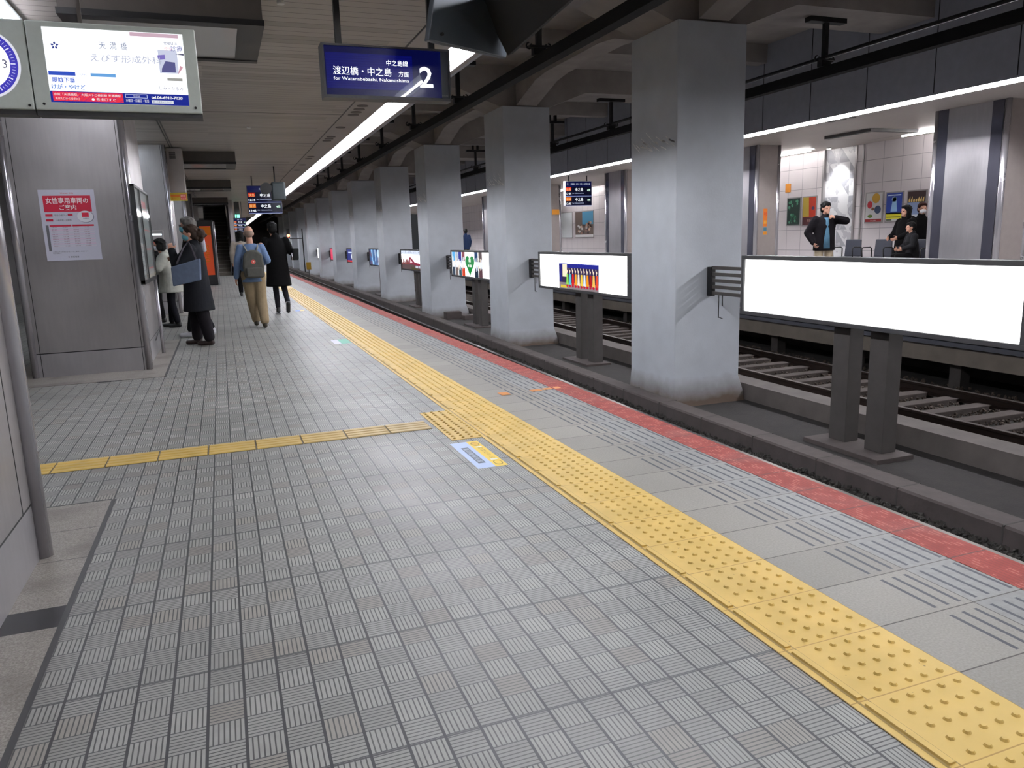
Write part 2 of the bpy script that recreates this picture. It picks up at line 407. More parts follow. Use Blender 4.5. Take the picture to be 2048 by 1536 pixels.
# yellow tactile strip with domes and inner ridge
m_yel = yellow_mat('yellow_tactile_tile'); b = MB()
b.box(1.546, 1.968, Y0, Y1, -.12, .003)
def dome(b, x, y, r=.0120, h=.0068, n=8):
    lo = [b.bm.verts.new((x+r*math.cos(2*PI*k/n), y+r*math.sin(2*PI*k/n), .003)) for k in range(n)]
    hi = [b.bm.verts.new((x+r*.62*math.cos(2*PI*k/n), y+r*.62*math.sin(2*PI*k/n), .003+h)) for k in range(n)]
    for k in range(n): b.bm.faces.new((lo[k], lo[(k+1) % n], hi[(k+1) % n], hi[k]))
    b.bm.faces.new(hi)
yy = 1.457-.06*14
while yy < 24:
    for x in (1.676, 1.737, 1.797, 1.857, 1.920): dome(b, x, yy)
    if 4.80 < yy < 5.66:
        for x in (1.366, 1.426, 1.486, 1.546, 1.61): dome(b, x, yy)
    yy += .06
k = -6
while 1.4888+.3*k < 40:
    a = 1.4888+.3*k
    if not (4.75 < a+.15 < 5.70): b.prism([(1.580, a+.012, .003), (1.606, a+.012, .003), (1.603, a+.012, .009), (1.583, a+.012, .009)], (0, .27, 0))
    k += 1
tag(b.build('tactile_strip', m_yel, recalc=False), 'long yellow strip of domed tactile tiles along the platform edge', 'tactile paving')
b = MB(); b.box(1.335, 1.5455, 4.775, 5.675, .0005, .003); 
yy = 1.457
while yy < 5.66:
    if yy > 4.80:
        for x in (1.366, 1.426, 1.486): dome(b, x, yy)
    yy += .06
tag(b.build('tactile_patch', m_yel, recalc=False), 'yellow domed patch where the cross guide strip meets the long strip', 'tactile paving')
m_gd = yellow_mat('brownish_yellow_guide_tile', 1.); m_gj = mat('dirt_in_guide_grooves', (.40, .34, .20), .8, noise=.2); b = MB()
x = 1.30
while x > -4.9:
    b.mi = 1; b.box(x-.297, x, 5.155, 5.415, .0005, .002); b.mi = 0
    for q in range(4):
        yb = 5.155+.0325+.065*q
        b.prism([(x-.293, yb-.025, .002), (x-.293, yb+.025, .002), (x-.293, yb+.020, .007), (x-.293, yb-.020, .007)], (.289, 0, 0))
    x -= .3
tag(b.build('guide_strip', [m_gd, m_gj]), 'worn yellow guide strip with raised bars crossing the grey tiled floor', 'tactile paving')
# granite margins round the columns
m_ter = terrazzo_mat(); b = MB()
COLY = [(-4.0, 3.70), (9.26, 11.3), (16.86, 18.9), (24.45, 26.5), (32.05, 34.1)]
for (a, c) in COLY: b.box(-2.25, -.675, a-(.62 if a > 0 else 0), c+.74, .0005, .004)
struct(b.build('floor_granite_margin', m_ter))
b = MB()
for (a, c) in COLY: b.box(-.675, -.655, a-(.62 if a > 0 else 0), c+.74, .0005, .005)
b.box(-2.25, -.675, 4.44, 4.452, .0005, .005)
struct(b.build('trim_1', m_frame))

# ceiling with slats
m_ceil = ceiling_mat()
b = MB(); b.box(-5, 2.0, Y0, 60, 3.3, 3.4); struct(b.build('ceiling', m_ceil))
m_soff = mat('smooth_ceiling_margin', (.63, .61, .60), .55, noise=.08, nscale=1.5)
b = MB(); b.box(2.012, 2.46, Y0, 60, 3.3, 3.4); b.box(2.0, 2.012, Y0, 60, 3.33, 3.4)
b.box(2.80, 2.86, Y0, 90, 3.31, 3.4)
struct(b.build('ceiling_margin', m_soff))
b = MB(); b.box(1.995, 2.013, Y0, 60, 3.296, 3.31); struct(b.build('trim_5', m_black))
b = MB(); b.box(2.86, 2.90, Y0, 90, 3.31, 4.9); struct(b.build('wall_near_fascia', m_fascia))
b = MB(); b.box(-5, 2.8, 60, 92, 4.0, 4.1); b.box(-5, 2.86, 59.9, 60, 3.3, 4.1); struct(b.build('ceiling_far_section', m_dark))
# side column trim on the ceiling
b = MB(); b.box(-.75, -.735, Y0, 38, 3.285, 3.30); b.box(-.71, -.695, Y0, 38, 3.285, 3.30); struct(b.build('trim_2', m_frame))
# back of the platform on the left
b = MB(); b.box(-5.1, -5, Y0, 92, -.1, 4.1); struct(b.build('wall_left', mat('dim_tiled_wall', (.34, .33, .33), .6, noise=.1)))
b = MB(); b.box(-5, 18, -3.1, -3, -1.3, 5.2); struct(b.build('wall_back', m_dark))
b = MB(); b.box(-5, 18, 92, 92.1, -1.3, 5.2); struct(b.build('wall_end', m_dark))

# light strips (ceiling lights)
m_tube = mat('fluorescent_tube', (.975, .975, 1.), .5, emit=L_TUBE); m_diff = mat('fluorescent_diffuser', (.93, .96, 1.), .5, emit=L_DIFF)
m_tube2 = mat('side_tube', (.975, .97, 1.), .5, emit=70); m_tube4 = mat('weak_side_tube', (.93, .97, 1.), .5, emit=16); m_tube3 = mat('wall_side_tube', (1., .97, .96), .5, emit=42)
m_trough = mat('white_light_trough', (.85, .85, .85), .4)
def strip(label, x0, x1, y0, y1, z, md, mt=None, tubex=None, skew=0.):
    t = thing('ceiling_light', label, 'light', ((x0+x1)/2, y0, z))
    b = MB(); b.prism([(x0, y0, z), (x1, y0, z), (x1, y0, z+.02), (x0, y0, z+.02)], (skew, y1-y0, 0)); local(b.build('diffuser', md, t))
    if mt:
        b = MB(); b.tube([(tubex, y0+.05, z-.032), (tubex+skew, y1-.05, z-.032)], .016, 8); local(b.build('tube', mt, t))
    b = MB(); b.prism([(x0-.02, y0-.02, z+.02), (x1+.02, y0-.02, z+.02), (x1+.02, y0-.02, z+.05), (x0-.02, y0-.02, z+.05)], (skew, y1-y0+.04, 0)); local(b.build('housing', m_trough, t))
    return t
strip('long bright light strip along the near platform edge ceiling', 2.56, 2.855, -2.5, 84, 3.39, m_diff, m_tube, 2.67)
for (a, c, l) in ((4.3, 8.02, 'light strip over the gap beside the nearest stainless column'), (11.7, 16.4, 'light strip between the poster column and the next column'), (19.3, 24.0, 'light strip beyond the second stainless column')):
    strip(l, -1.76, -1.42, a, c, 3.27, m_diff, m_tube2 if a < 5 else m_tube4, -1.5)

# ------------------------------------------------------------------ track bed, median, far side
def zo(y):
    pts = [(-10, 0), (9, 0), (22, .09), (33, .15), (60, .22), (95, .25)]
    for (a, za), (c, zc) in zip(pts, pts[1:]):
        if a <= y <= c: return za+(zc-za)*(y-a)/(c-a)
    return .25
YS = [Y0, 9, 22, 33, 60, Y1]
def run(b, poly):   # extrude an XZ profile along the track following the grade
    rings = [[b.bm.verts.new((x, y, z+zo(y))) for (x, z) in poly] for y in YS]
    n = len(poly)
    for r0, r1 in zip(rings, rings[1:]):
        for i in range(n): b.bm.faces.new((r0[i], r0[(i+1) % n], r1[(i+1) % n], r1[i]))
    b.bm.faces.new(rings[0]); b.bm.faces.new(rings[-1][::-1]); return b
b = MB(); run(b, [(2.7, -1.3), (2.7, -1.2), (5.6, -1.2), (5.9, -1.18), (7.3, -1.18), (7.6, -1.21), (12.2, -1.21), (12.2, -1.3)]); struct(b.build('floor_track_bed', m_ground))
b = MB(); run(b, [(5.556, -1.25), (5.556, -1.03), (5.575, -1.01), (5.82, -1.01), (5.836, -1.03), (5.84, -1.25)])
o = tag(b.build('kerb', m_kerb), 'low concrete kerb along the foot of the grey pillars', 'kerb')
b = MB()
for y in [1.9+1.02*k for k in range(30)]: b.box(5.553, 5.84, y, y+.012, -1.2+zo(y), -1.0085+zo(y))
o2 = b.build('joint', m_dark, o)
b = MB(); run(b, [(7.18, -1.25), (7.2, -.94), (7.57, -.94), (7.6, -1.25)])
tag(b.build('track_wall', m_kerb2), 'low pale concrete wall between the pillars and the far track', 'wall')
# rails
def rail(x, label, z=-1.02):
    t = thing('rail', label, 'rail', (x, 0, z))
    b = MB(); run(b, [(x-.065, z-.15), (x-.065, z-.135), (x-.009, z-.11), (x-.009, z-.045), (x-.034, z-.03), (x-.034, z-.004), (x+.034, z-.004), (x+.034, z-.03), (x+.009, z-.045), (x+.009, z-.11), (x+.065, z-.135), (x+.065, z-.15)]); local(b.build('rail_web', m_rail, t))
    b = MB(); run(b, [(x-.032, z-.004), (x-.032, z), (x+.032, z), (x+.032, z-.004)]); local(b.build('rail_head', m_railtop, t))
rail(8.215, 'nearer rail of the far track behind the advertising boards'); rail(9.725, 'farther rail of the far track beside the far platform')
rail(3.54, 'near rail of the near track hidden below the platform edge'); rail(5.05, 'second rail of the near track below the kerb')
m_tie = mat('worn_sleeper_concrete', (.27, .24, .225), .9, noise=.2, bump=.3)
b = MB(); b.box(7.8, 10.15, -.1, .1, -1.22, -1.13); tie0 = b.build('sleeper', m_tie, bevel=.01); tie0.location = (0, 2.32, 0)
tag(tie0, 'dusty concrete sleeper lying under the rails of the far track', 'sleeper', 'sleepers of the far track')
for k in range(1, 60):
    y = 2.32+.5*k; o = tie0.copy(); o.location = (0, y, zo(y)); COL.objects.link(o)
# ballast stones (uncountable)
def rocks(n, zones, m, name, label):
    b = bmesh.new(); base = [Vector(p) for p in ((1,0,0),(-1,0,0),(0,1,0),(0,-1,0),(0,0,1),(0,0,-1))]
    F = ((0,2,4),(2,1,4),(1,3,4),(3,0,4),(2,0,5),(1,2,5),(3,1,5),(0,3,5)); wt = [z[4] for z in zones]
    for i in range(n):
        z = random.choices(zones, wt)[0]; x = random.uniform(z[0], z[1]); y = z[2]+(z[3]-z[2])*random.random()**1.5; s = random.uniform(.014, .034)
        rot = Matrix.Rotation(random.random()*6.3, 3, Vector((random.random(), random.random(), random.random()+.1)).normalized())
        c = Vector((x, y, -1.2+zo(y)+random.uniform(0, .035)))
        v = [b.verts.new(c+rot @ (p*s*random.uniform(.6, 1.2))) for p in base]
        for f in F: b.faces.new([v[j] for j in f])
    me = bpy.data.meshes.new(name); b.to_mesh(me); b.free(); me.materials.append(m)
    o = bpy.data.objects.new(name, me); COL.objects.link(o); stuff(o); return tag(o, label, 'gravel')
rocks(9000, [(5.05, 5.55, 1.5, 18, 1.), (4.2, 5.05, 2, 12, .3)], mat('dark_ballast_stone', (.19, .18, .165), .9, noise=.5, nscale=9), 'ballast', 'dark crushed stone ballast below the platform edge')
rocks(12000, [(8.27, 9.66, 3, 26, 1.), (7.62, 8.1, 3, 20, .25), (9.8, 10.6, 3, 20, .4)], mat('brown_ballast_stone', (.29, .25, .22), .9, noise=.5, nscale=9), 'ballast', 'brownish ballast stones between the rails of the far track')

# far platform body
b = MB(); b.box(10.4, 18, Y0, Y1, -.14, 0); b.box(10.55, 10.8, Y0, Y1, -.36, -.14); struct(b.build('floor_far_platform', mat('far_platform_floor', (.62, .61, .60), .5, noise=.05)))
b = MB(); b.box(11.6, 11.7, Y0, Y1, -1.3, -.14); struct(b.build('wall_under_far_platform', m_dark))
m_duct = mat('bluish_grey_cable_duct', (.33, .34, .375), .5, noise=.1)
t = thing('cable_duct', 'bluish grey cable ducts hung below the far platform edge', 'duct', (10.5, 0, -.4))
for (x0, x1, z0, z1) in ((10.42, 10.52, -.30, -.22), (10.40, 10.50, -.44, -.36), (10.42, 10.50, -.54, -.47)):
    b = MB(); b.box(x0, x1, Y0, Y1, z0, z1); local(b.build('duct', m_duct, t))
b = MB(); b.box(10.38, 10.6, Y0, Y1, -.80, -.56); tag(b.build('edge_beam', mat('pale_concrete_beam', (.47, .44, .40), .85, noise=.15, nscale=4)), 'pale concrete beam running under the far platform edge', 'beam')
for k in range(12):
    y = 4.2+2.1*k; b = MB(); b.box(10.55, 10.75, y, y+.2, -1.25, -.14)
    tag(b.build('support_stub', m_dark), 'dark concrete stub carrying the far platform above the track', 'support', 'stubs under the far platform')
# slab over the tracks
b = MB(); b.box(2.86, 10.64, Y0, Y1, 4.95, 5.1); struct(b.build('ceiling_over_tracks', m_beam))
b = MB(); b.box(10.6, 10.62, Y0, Y1, 3.30, 4.95); struct(b.build('wall_far_fascia', m_fascia))
b = MB()
for k in range(34): b.box(10.596, 10.602, 1.2+1.35*k, 1.215+1.35*k, 3.33, 4.95)
struct(b.build('trim_3', m_black))
# far platform ceiling, wall
m_fceil = mat('far_ceiling_panel', (.72, .69, .665), .5, noise=.05, nscale=1)
b = MB(); b.box(10.82, 18, Y0, 60, 3.3, 3.4); struct(b.build('ceiling_far_platform', m_fceil))
b = MB(); b.box(14.95, 15.05, Y0, 15.22, 0, 3.3); b.box(14.95, 15.05, 16.34, 60, 0, 3.3); struct(b.build('wall_right', wall_panel_mat()))
b = MB(); b.box(15.0, 15.1, 15.22, 16.34, 0, 3.3); struct(b.build('wall_right_pattern', triangle_mat()))
b = MB(); b.box(14.93, 15.0, 15.2, 15.26, 0, 3.3); b.box(14.93, 15.0, 16.30, 16.36, 0, 3.3); b.box(14.93, 15., 14.98, 15.02, 0, 3.3); struct(b.build('trim_4', m_steel2))
m_fl = mat('far_platform_light', (.95, .98, 1.), .5, emit=L_FAR)
t = thing('ceiling_light', 'thin bright light strip along the far platform edge', 'light', (10.75, 1, 3.3))
b = MB(); b.tube([(10.712, -2.5, 3.316), (10.712, 60, 3.316)], .014, 8); local(b.build('tube', mat('far_strip_tube', (.98, .975, 1.), .5, emit=340), t))
b = MB(); b.box(10.79, 10.80, -2.5, 60, 3.288, 3.34); local(b.build('diffuser', m_fl, t))
b = MB(); b.box(10.625, 10.79, -2.5, 60, 3.345, 3.36); b.box(10.80, 10.82, -2.5, 60, 3.270, 3.36); local(b.build('housing', m_trough, t))
for (a, c) in ((10.2, 13.3), (16.0, 19.6), (22.3, 26.0), (28.7, 32.2)):
    strip('short light strip by the far wall seen between the far columns', 14.15, 14.32, a, c, 3.28, m_fl, m_tube3, 14.25)['group'] = 'wall side light strips of the far platform'
# spot on the patterned wall
sp_ = thing('downlight', 'small spotlight washing the triangle patterned panel', 'light', (14.6, 15.8, 3.3))
b = MB(); b.tube([(0, 0, -.03), (0, 0, 0)], .06, 16); b.build('rim', m_trough, sp_)
b = MB(); b.tube([(0, 0, -.034), (0, 0, -.03)], .045, 16); b.build('lens', mat('spot_lens', (1, 1, .97), .4, emit=60), sp_)
ld = bpy.data.lights.new('spot', 'SPOT'); ld.energy = 150; ld.spot_size = 1.3; ld.spot_blend = .6; ld.shadow_soft_size = .04
lo = bpy.data.objects.new('bulb', ld); COL.objects.link(lo); lo.parent = sp_; lo.location = (0, 0, -.05); lo.rotation_euler = (0, math.radians(-13), 0)

# ------------------------------------------------------------------ beams over the pillars
PY = [9.27+6.8*k for k in range(-1, 12)]
def haunch_long(y0, y1):   # beam along the track between pillars, soffit rises away from the pillar heads
    x0, x1 = 6.27, 6.75; n = 10; b = MB(); prof = []
    for i in range(n+1):
        s_ = i/n; y = y0+(y1-y0)*s_; d = min(s_, 1-s_)*(y1-y0)
        z = 4.12+min(1, d/1.3)**1.0*.36 if d < 1.3 else 4.48
        prof.append((x0, y, z))
    poly = prof+[(x0, y1, 4.96), (x0, y0, 4.96)]
    b.prism(poly, (x1-x0, 0, 0)); return b
for i, y in enumerate(PY[:-1]):
    y0, y1 = y+1.25, PY[i+1]; b = haunch_long(y0, y1)
    tag(b.build('roof_beam', m_beam), 'haunched concrete beam joining two neighbouring pillar heads along the track', 'beam', 'lengthwise roof beams')
for i, y in enumerate(PY):
    b = MB(); b.prism([(2.9, y+.12, 4.45), (5.0, y+.12, 4.45), (5.95, y+.12, 4.1), (7.05, y+.12, 4.1), (8.0, y+.12, 4.45), (10.6, y+.12, 4.45), (10.6, y+.12, 4.96), (2.9, y+.12, 4.96)], (0, 1.0, 0))
    tag(b.build('cross_beam', m_beam), 'concrete cross beam resting on a pillar head above both tracks', 'beam', 'cross beams over the tracks')
    b = MB(); b.box(2.9, 10.6, y+4.0, y+4.3, 4.6, 4.96)
    tag(b.build('secondary_beam', m_beam), 'slim concrete rib across the track roof between two cross beams', 'beam', 'ribs between the cross beams')

# ------------------------------------------------------------------ pillars
ordn = ['nearest', 'second', 'third', 'fourth', 'fifth', 'sixth', 'seventh', 'eighth', 'ninth', 'tenth', 'eleventh', 'twelfth']
m_scuff = mat('bare_scuffed_patch', (.95, .95, .95), .8, noise=.3, nscale=12)
pil = None
for i, y in enumerate(PY):
    z0 = -1.22+zo(y)
    b = MB()
    rings = [(5.93, 7.17, y-.03, y+1.28, z0), (5.94, 7.13, y-.015, y+1.265, z0+.22), (5.95, 7.06, y, y+1.25, z0+.42), (5.95, 7.05, y, y+1.25, 4.1)]
    V = [[b.bm.verts.new(p) for p in ((a, c, z), (a1, c, z), (a1, d, z), (a, d, z))] for (a, a1, c, d, z) in rings]
    for r0, r1 in zip(V, V[1:]):
        for k in range(4): b.bm.faces.new((r0[k], r0[(k+1) % 4], r1[(k+1) % 4], r1[k]))
    b.bm.faces.new(V[0][::-1]); b.bm.faces.new(V[-1])
    lab = 'grey painted concrete pillar between the tracks, %s in the row' % (ordn[i-1] if i else 'the one beside the camera outside the')
    o = b.build('concrete_pillar', m_concrete, bevel=.012); tag(o, lab if i else 'grey painted concrete pillar just outside the right edge of the view', 'pillar')
    if 0 < i < 9:
        b = MB(); rr = random.Random(i); 
        for q in range(26):
            yc = y+.02+1.0*rr.random(); zc = 2.43+.20*rr.random()*rr.random()+(yc-y)*.06; l = .08+.16*rr.random()
            q0 = rr.uniform(.2, .8); b.face([(5.947, yc, zc), (5.947, yc+l, zc+l*q0), (5.947, yc+l+.01, zc+l*q0+.018), (5.947, yc+.03, zc+.03)])
        o2 = b.build('scuff_mark', m_scuff, o, recalc=False); o2['label'] = 'chalky scuff marks across the pillar face'
# mortar lump and block at the third pillar foot
b = MB(); b.box(6.25, 6.75, 22.35, 22.65, -1.12, -.86); b.box(6.68, 7.15, 21.9, 22.2, -1.12, -.95)
tag(b.build('concrete_block', m_kerb, bevel=.02), 'rough concrete blocks left at the foot of the third pillar', 'block')

# ------------------------------------------------------------------ advertising boards
def board(y0, y1, label, art, zt=1.0, zb=.225, x=6.45):
    t = thing('advertising_board', label, 'sign', (x+.1, (y0+y1)/2, -1.13+zo(y0))); yc = (y0+y1)/2
    g = zo(y0)*.5
    b = MB(); fw = .05
    b.box(x, x+.16, y0, y1, zt-fw, zt); b.box(x, x+.16, y0, y1, zb, zb+fw); b.box(x, x+.16, y0, y0+fw, zb+fw, zt-fw); b.box(x, x+.16, y1-fw, y1, zb+fw, zt-fw); b.box(x+.06, x+.155, y0+fw, y1-fw, zb+fw, zt-fw)
    local(b.build('frame', m_frame, t, bevel=.004))
    c = Canvas((x+.03, y1-fw, zb+fw), (0, -1, 0), (0, 0, 1), 1.0); w, h = y1-y0-2*fw, zt-zb-2*fw
    art(c, w, h); local(c.build('lit_panel', t))
    for s_ in (.27, -.27):
        b = MB(); b.box(x+.13, x+.33, yc+s_-.125, yc+s_+.125, -1.13+zo(y0), zb+.02); local(b.build('post', m_post, t, bevel=.006))
    b = MB(); b.box(x-.1, x+.42, yc-.56, yc+.56, -1.19+zo(y0), -1.13+zo(y0)); local(b.build('base_plate', m_kerb, t, bevel=.006))
    return t
def bracket(yb, yp, label, x=6.50):
    t = thing('board_bracket', label, 'bracket', (x, yp, .43))
    b = MB(); b.box(x-.03, x+.05, yp-.1, yp, .42, .83); ep = local(b.build('end_plate', m_black, t, bevel=.008))
    for q in range(5):
        z = .44+.089*q; b = MB(); b.box(x-.01, x+.03, yb, yp-.09, z, z+.045); local(b.build('bar', m_post, t))
    b = MB(); b.tube([(x-.01, yp-.35, .30), (x-.01, yp-.35, .46)], .008, 6); b.tube([(x+.01, yp-.24, .12), (x+.01, yp-.24, .46)], .007, 6); b.tube([(x-.01, yp-.36, .12), (x+.01, yp-.24, .13)], .006, 6)
    local(b.build('cable', m_black, t))
def art_blank(c, w, h): c.rect(0, 0, w, h, (1., 1., 1.), L_BOARD)
def art_stage(c, w, h):
    c.rect(0, 0, w, h, (1, 1, 1), L_BOARD); c.up()
    a0, a1 = w*.255, w*.715; c.rect(a0, h*.0, a1, h*.68, (.55, .50, .52)); c.up()
    c.rect(a0, h*.18, a1, h*.72, (.20, .16, .30)); c.rect(a0, h*.62, a1, h*.74, (.16, .20, .66)); c.up()
    c.rect(a0, h*.2, a0+w*.035, h*.72, (.14, .13, .48)); c.rect(a0+w*.045, h*.35, a0+w*.1, h*.72, (.98, .93, .80)); c.rect(a0+w*.02, h*.02, a0+w*.1, h*.1, (.85, .75, .25)); c.up()
    cols = [(.55, .85, .35), (.35, .75, .85), (.85, .15, .15), (.98, .65, .2), (.98, .9, .8), (.95, .8, .3), (.9, .92, .95), (.98, .6, .15), (.7, .12, .1), (.98, .75, .35), (.9, .3, .2)]
    for i, cc in enumerate(cols):
        u = a0+w*.09+i*w*.0335
        c.poly([(u, h*.13), (u+w*.030, h*.11), (u+w*.024, h*.44), (u+w*.006, h*.44)], cc); c.disc(u+w*.013, h*.52, w*.006, (.97, .85, .75), h*.035)
        c.poly([(u+w*.002, h*.60), (u+w*.006, h*.62), (u+w*.014, h*.46), (u+w*.010, h*.45)], (1, .95, .9))
        c.disc(u+w*.013, h*.09, w*.012, (.75, .12, .22), h*.04)
def art_heart(c, w, h):
    c.rect(0, 0, w, h, (1, 1, 1), 2.); c.up()
    cols = [((.35, .68, .90), (.20, .26, .33)), ((.68, .72, .78), (.45, .38, .36)), ((.16, .20, .58), (.20, .33, .38)), ((.55, .30, .34), (.83, .28, .16))]
    for i, (t_, b_) in enumerate(cols):
        u = w*(.008+.083*i); c.rect(u, h*.62, u+w*.076, h, t_); c.rect(u, 0, u+w*.076, h*.34, b_)
    for i, (t_, b_) in enumerate([((.13, .25, .42), (.10, .18, .25)), ((.38, .33, .34), (.36, .25, .28))]):
        u = w*(.56+.09*i); c.rect(u, h*.62, u+w*.08, h, t_); c.rect(u, 0, u+w*.08, h*.36, b_)
    c.rect(0, h*.34, w*.34, h*.62, (.97, .97, .98)); c.rect(w*.56, h*.36, w*.74, h*.62, (.94, .96, .98))
    c.up(); rr = random.Random(3)
    for q in range(40):
        u = rr.choice([rr.uniform(.01, .33), rr.uniform(.56, .72)])*w; v = rr.choice([rr.uniform(.26, .4), rr.uniform(.58, .72)])*h
        c.disc(u, v, .02+.02*rr.random(), rr.choice([(.95, .95, .98), (.9, .85, .8), (.6, .7, .8)]), .04+.04*rr.random(), n=8)
    c.up(); a0, k = w*.45, w*.105; pts = []
    for q in range(40):
        t = 2*PI*q/40; pts.append((a0+k*(math.sin(t)**3), h*.52+h*.46*(13*math.cos(t)-5*math.cos(2*t)-2*math.cos(3*t)-math.cos(4*t))/17.0))
    c.poly([(a0+(p-a0)*1.12, h*.5+(q-h*.5)*1.02) for p, q in pts], (1, 1, 1)); c.up(); c.poly(pts, (.16, .55, .30)); c.up()
    c.poly([(a0-k*.62, h*.36), (a0+k*.62, h*.36), (a0, h*.02)], (.05, .55, .22)); c.text('Rail', a0, h*.60, .13, (.95, 1, .95), 'CENTER', bold=.006); c.text('×', a0, h*.50, .09, (.95, 1, .95), 'CENTER'); c.text('Be Rails', a0, h*.40, .10, (.95, 1, .95), 'CENTER', bold=.005)
def art_bridge(c, w, h):
    c.rect(0, 0, w, h, (1, .99, 1), 1.6); c.up(); c.rect(0, h*.8, w, h, (.86, .90, .97)); c.rect(0, 0, w, h*.34, (.33, .24, .24)); c.up()
    rr = random.Random(5)
    for q in range(34):
        u = rr.random()*w*.3; c.rect(u, h*.25, u+w*.02, h*(.34+.2*rr.random()), (.50, .28, .28))
    c.poly([(w*.3, h*.34), (w*.33, h*.64), (w*.40, h*.64), (w*.55, h*.38), (w, h*.28), (w, h*.18), (w*.35, h*.28)], (.55, .15, .25)); c.rect(w*.88, h*.3, w*.92, h*.52, (.35, .2, .22))
    c.poly([(w*.36, h*.34), (w*.37, h*.55), (w*.47, h*.36)], (1, .95, .95))
    c.poly([(w*.4, 0), (w*.7, h*.02), (w*.55, h*.12), (w*.38, h*.14)], (.25, .24, .10)); c.up()
    c.text('SUIREN  KOBE', w*.66, h*.10, .11, (.9, .93, 1), 'CENTER', bold=.004)
    for q in range(14): c.rect(w*(.05+.065*q), h*.86, w*(.07+.065*q), h*(.9+.05*(q % 3)), (.55, .58, .72))
def art_abstract(c, w, h):
    c.rect(0, 0, w, h, (.22, .38, .60)); c.up(); rr = random.Random(8)
    for q in range(40):
        u = rr.random()*w; c.poly([(u, 0), (u+.1, 0), (u+.1+rr.uniform(-.5, .5), h), (u+rr.uniform(-.4, .4), h)], rr.choice([(.55, .75, .92), (.12, .2, .42), (.85, .92, 1)])) if rr.random() < .5 and .5 < u < w-.6 else c.disc(u, rr.random()*h, .05+.1*rr.random(), rr.choice([(.6, .8, .95), (.2, .3, .5), (.4, .3, .4)]), n=9)
    c.up(); c.poly([(w*.55, 0), (w*.7, 0), (w*.62, h*.7)], (.75, .22, .18))
def art_navy(c, w, h):
    c.rect(0, 0, w, h, (.13, .17, .48)); c.up(); c.rect(0, 0, w, h*.12, (.8, .12, .12)); c.text('MIRRORS', w*.5, h*.28, .32, (.95, .97, 1), 'CENTER', bold=.012); c.rect(w*.1, h*.68, w*.9, h*.78, (.8, .85, .95))
def art_pink(c, w, h):
    c.rect(0, 0, w, h, (.86, .25, .38)); c.up(); c.text('本本本', w*.5, h*.35, .30, (1, .85, .88), 'CENTER')
arts = [(art_blank, 'big blank white backlit board, nearest on the right'), (art_stage, 'backlit board with a stage photo of costumed performers between white fields'),
        (art_heart, 'backlit board with a green heart among narrow city photos'), (art_bridge, 'backlit board showing a dark red bridge skyline'),
        (art_abstract, 'backlit board with a blue artwork, fifth along the row'), (art_navy, 'navy backlit board with white lettering and red foot'),
        (art_pink, 'pink backlit board far down the row of pillars'), (art_blank, 'small distant white backlit board near the end of the row')]
ys = [(4.55, 8.47), (11.5, 15.47), (18.3, 22.3), (25.2, 29.2), (31.9, 35.9), (38.7, 42.7), (45.5, 49.5), (52.3, 56.3)]
for i, ((a, c), (f, l)) in enumerate(zip(ys, arts)):
    board(a, c, l, f)
    bracket(c, PY[i+1], 'dark five bar bracket tying the %s board to its pillar' % ordn[i])

# ------------------------------------------------------------------ rigid overhead conductor rails with hangers
def conductor(x, z, label, hy, far):
    t = thing('conductor_rail', label, 'overhead rail', (x, 0, z))
    b = MB(); b.prism([(x-.075, Y0, z-.08), (x+.075, Y0, z-.08), (x+.05, Y0, z+.08), (x-.05, Y0, z+.08)], (0, Y1-Y0, 0)); local(b.build('conductor_bar', m_soot, t))
    if far:
        b = MB(); b.tube([(x-.02, Y0, z+.21), (x-.02, Y1, z+.21)], .028, 6); local(b.build('feeder_cable', m_black, t))
    for y in hy:
        h = thing('rail_hanger', ('black T shaped hanger holding the overhead rail of the %s track' % ('far' if far else 'near')), 'hanger', (x, y, z+.1), 0, 'overhead rail hangers of the %s track' % ('far' if far else 'near'))
        zt = 4.38 if far else 4.40
        b = MB(); b.box(x-.035, x+.035, y-.035, y+.035, z+.1, zt); local(b.build('stem', m_black, h))
        b = MB(); b.box(x-.34, x+.34, y-.07, y+.07, zt, zt+.07); b.box(x-.12, x-.06, y-.05, y+.05, zt+.07, 4.96); b.box(x+.06, x+.12, y-.05, y+.05, zt+.07, 4.96); local(b.build('cross_arm', m_black, h))
        b = MB(); b.box(x-.15, x+.15, y-.06, y+.06, z+.17, z+.2); b.box(x-.09, x+.09, y-.05, y+.05, z+.08, z+.17)
        for s_ in (-1, 1): b.tube([(x+s_*.13, y, z+.12+.05*math.cos(q)) if 0 else (x+s_*(.14+.04*math.sin(q)), y, z+.2+.04*math.cos(q)) for q in [2*PI*k/8 for k in range(8)]], .012, 5)
        local(b.build('clamp', m_black, h))
    return t
conductor(4.30, 3.66, 'thick black overhead rail above the near track', [3.0, 6.55, 10.12, 13.9, 17.3, 20.9, 24.5, 28.1, 31.7, 35.3], False)
conductor(8.94, 3.67, 'black overhead rail and cable above the far track', [6.4, 9.86, 13.3, 16.76, 20.2, 23.7, 27.1, 30.6], True)

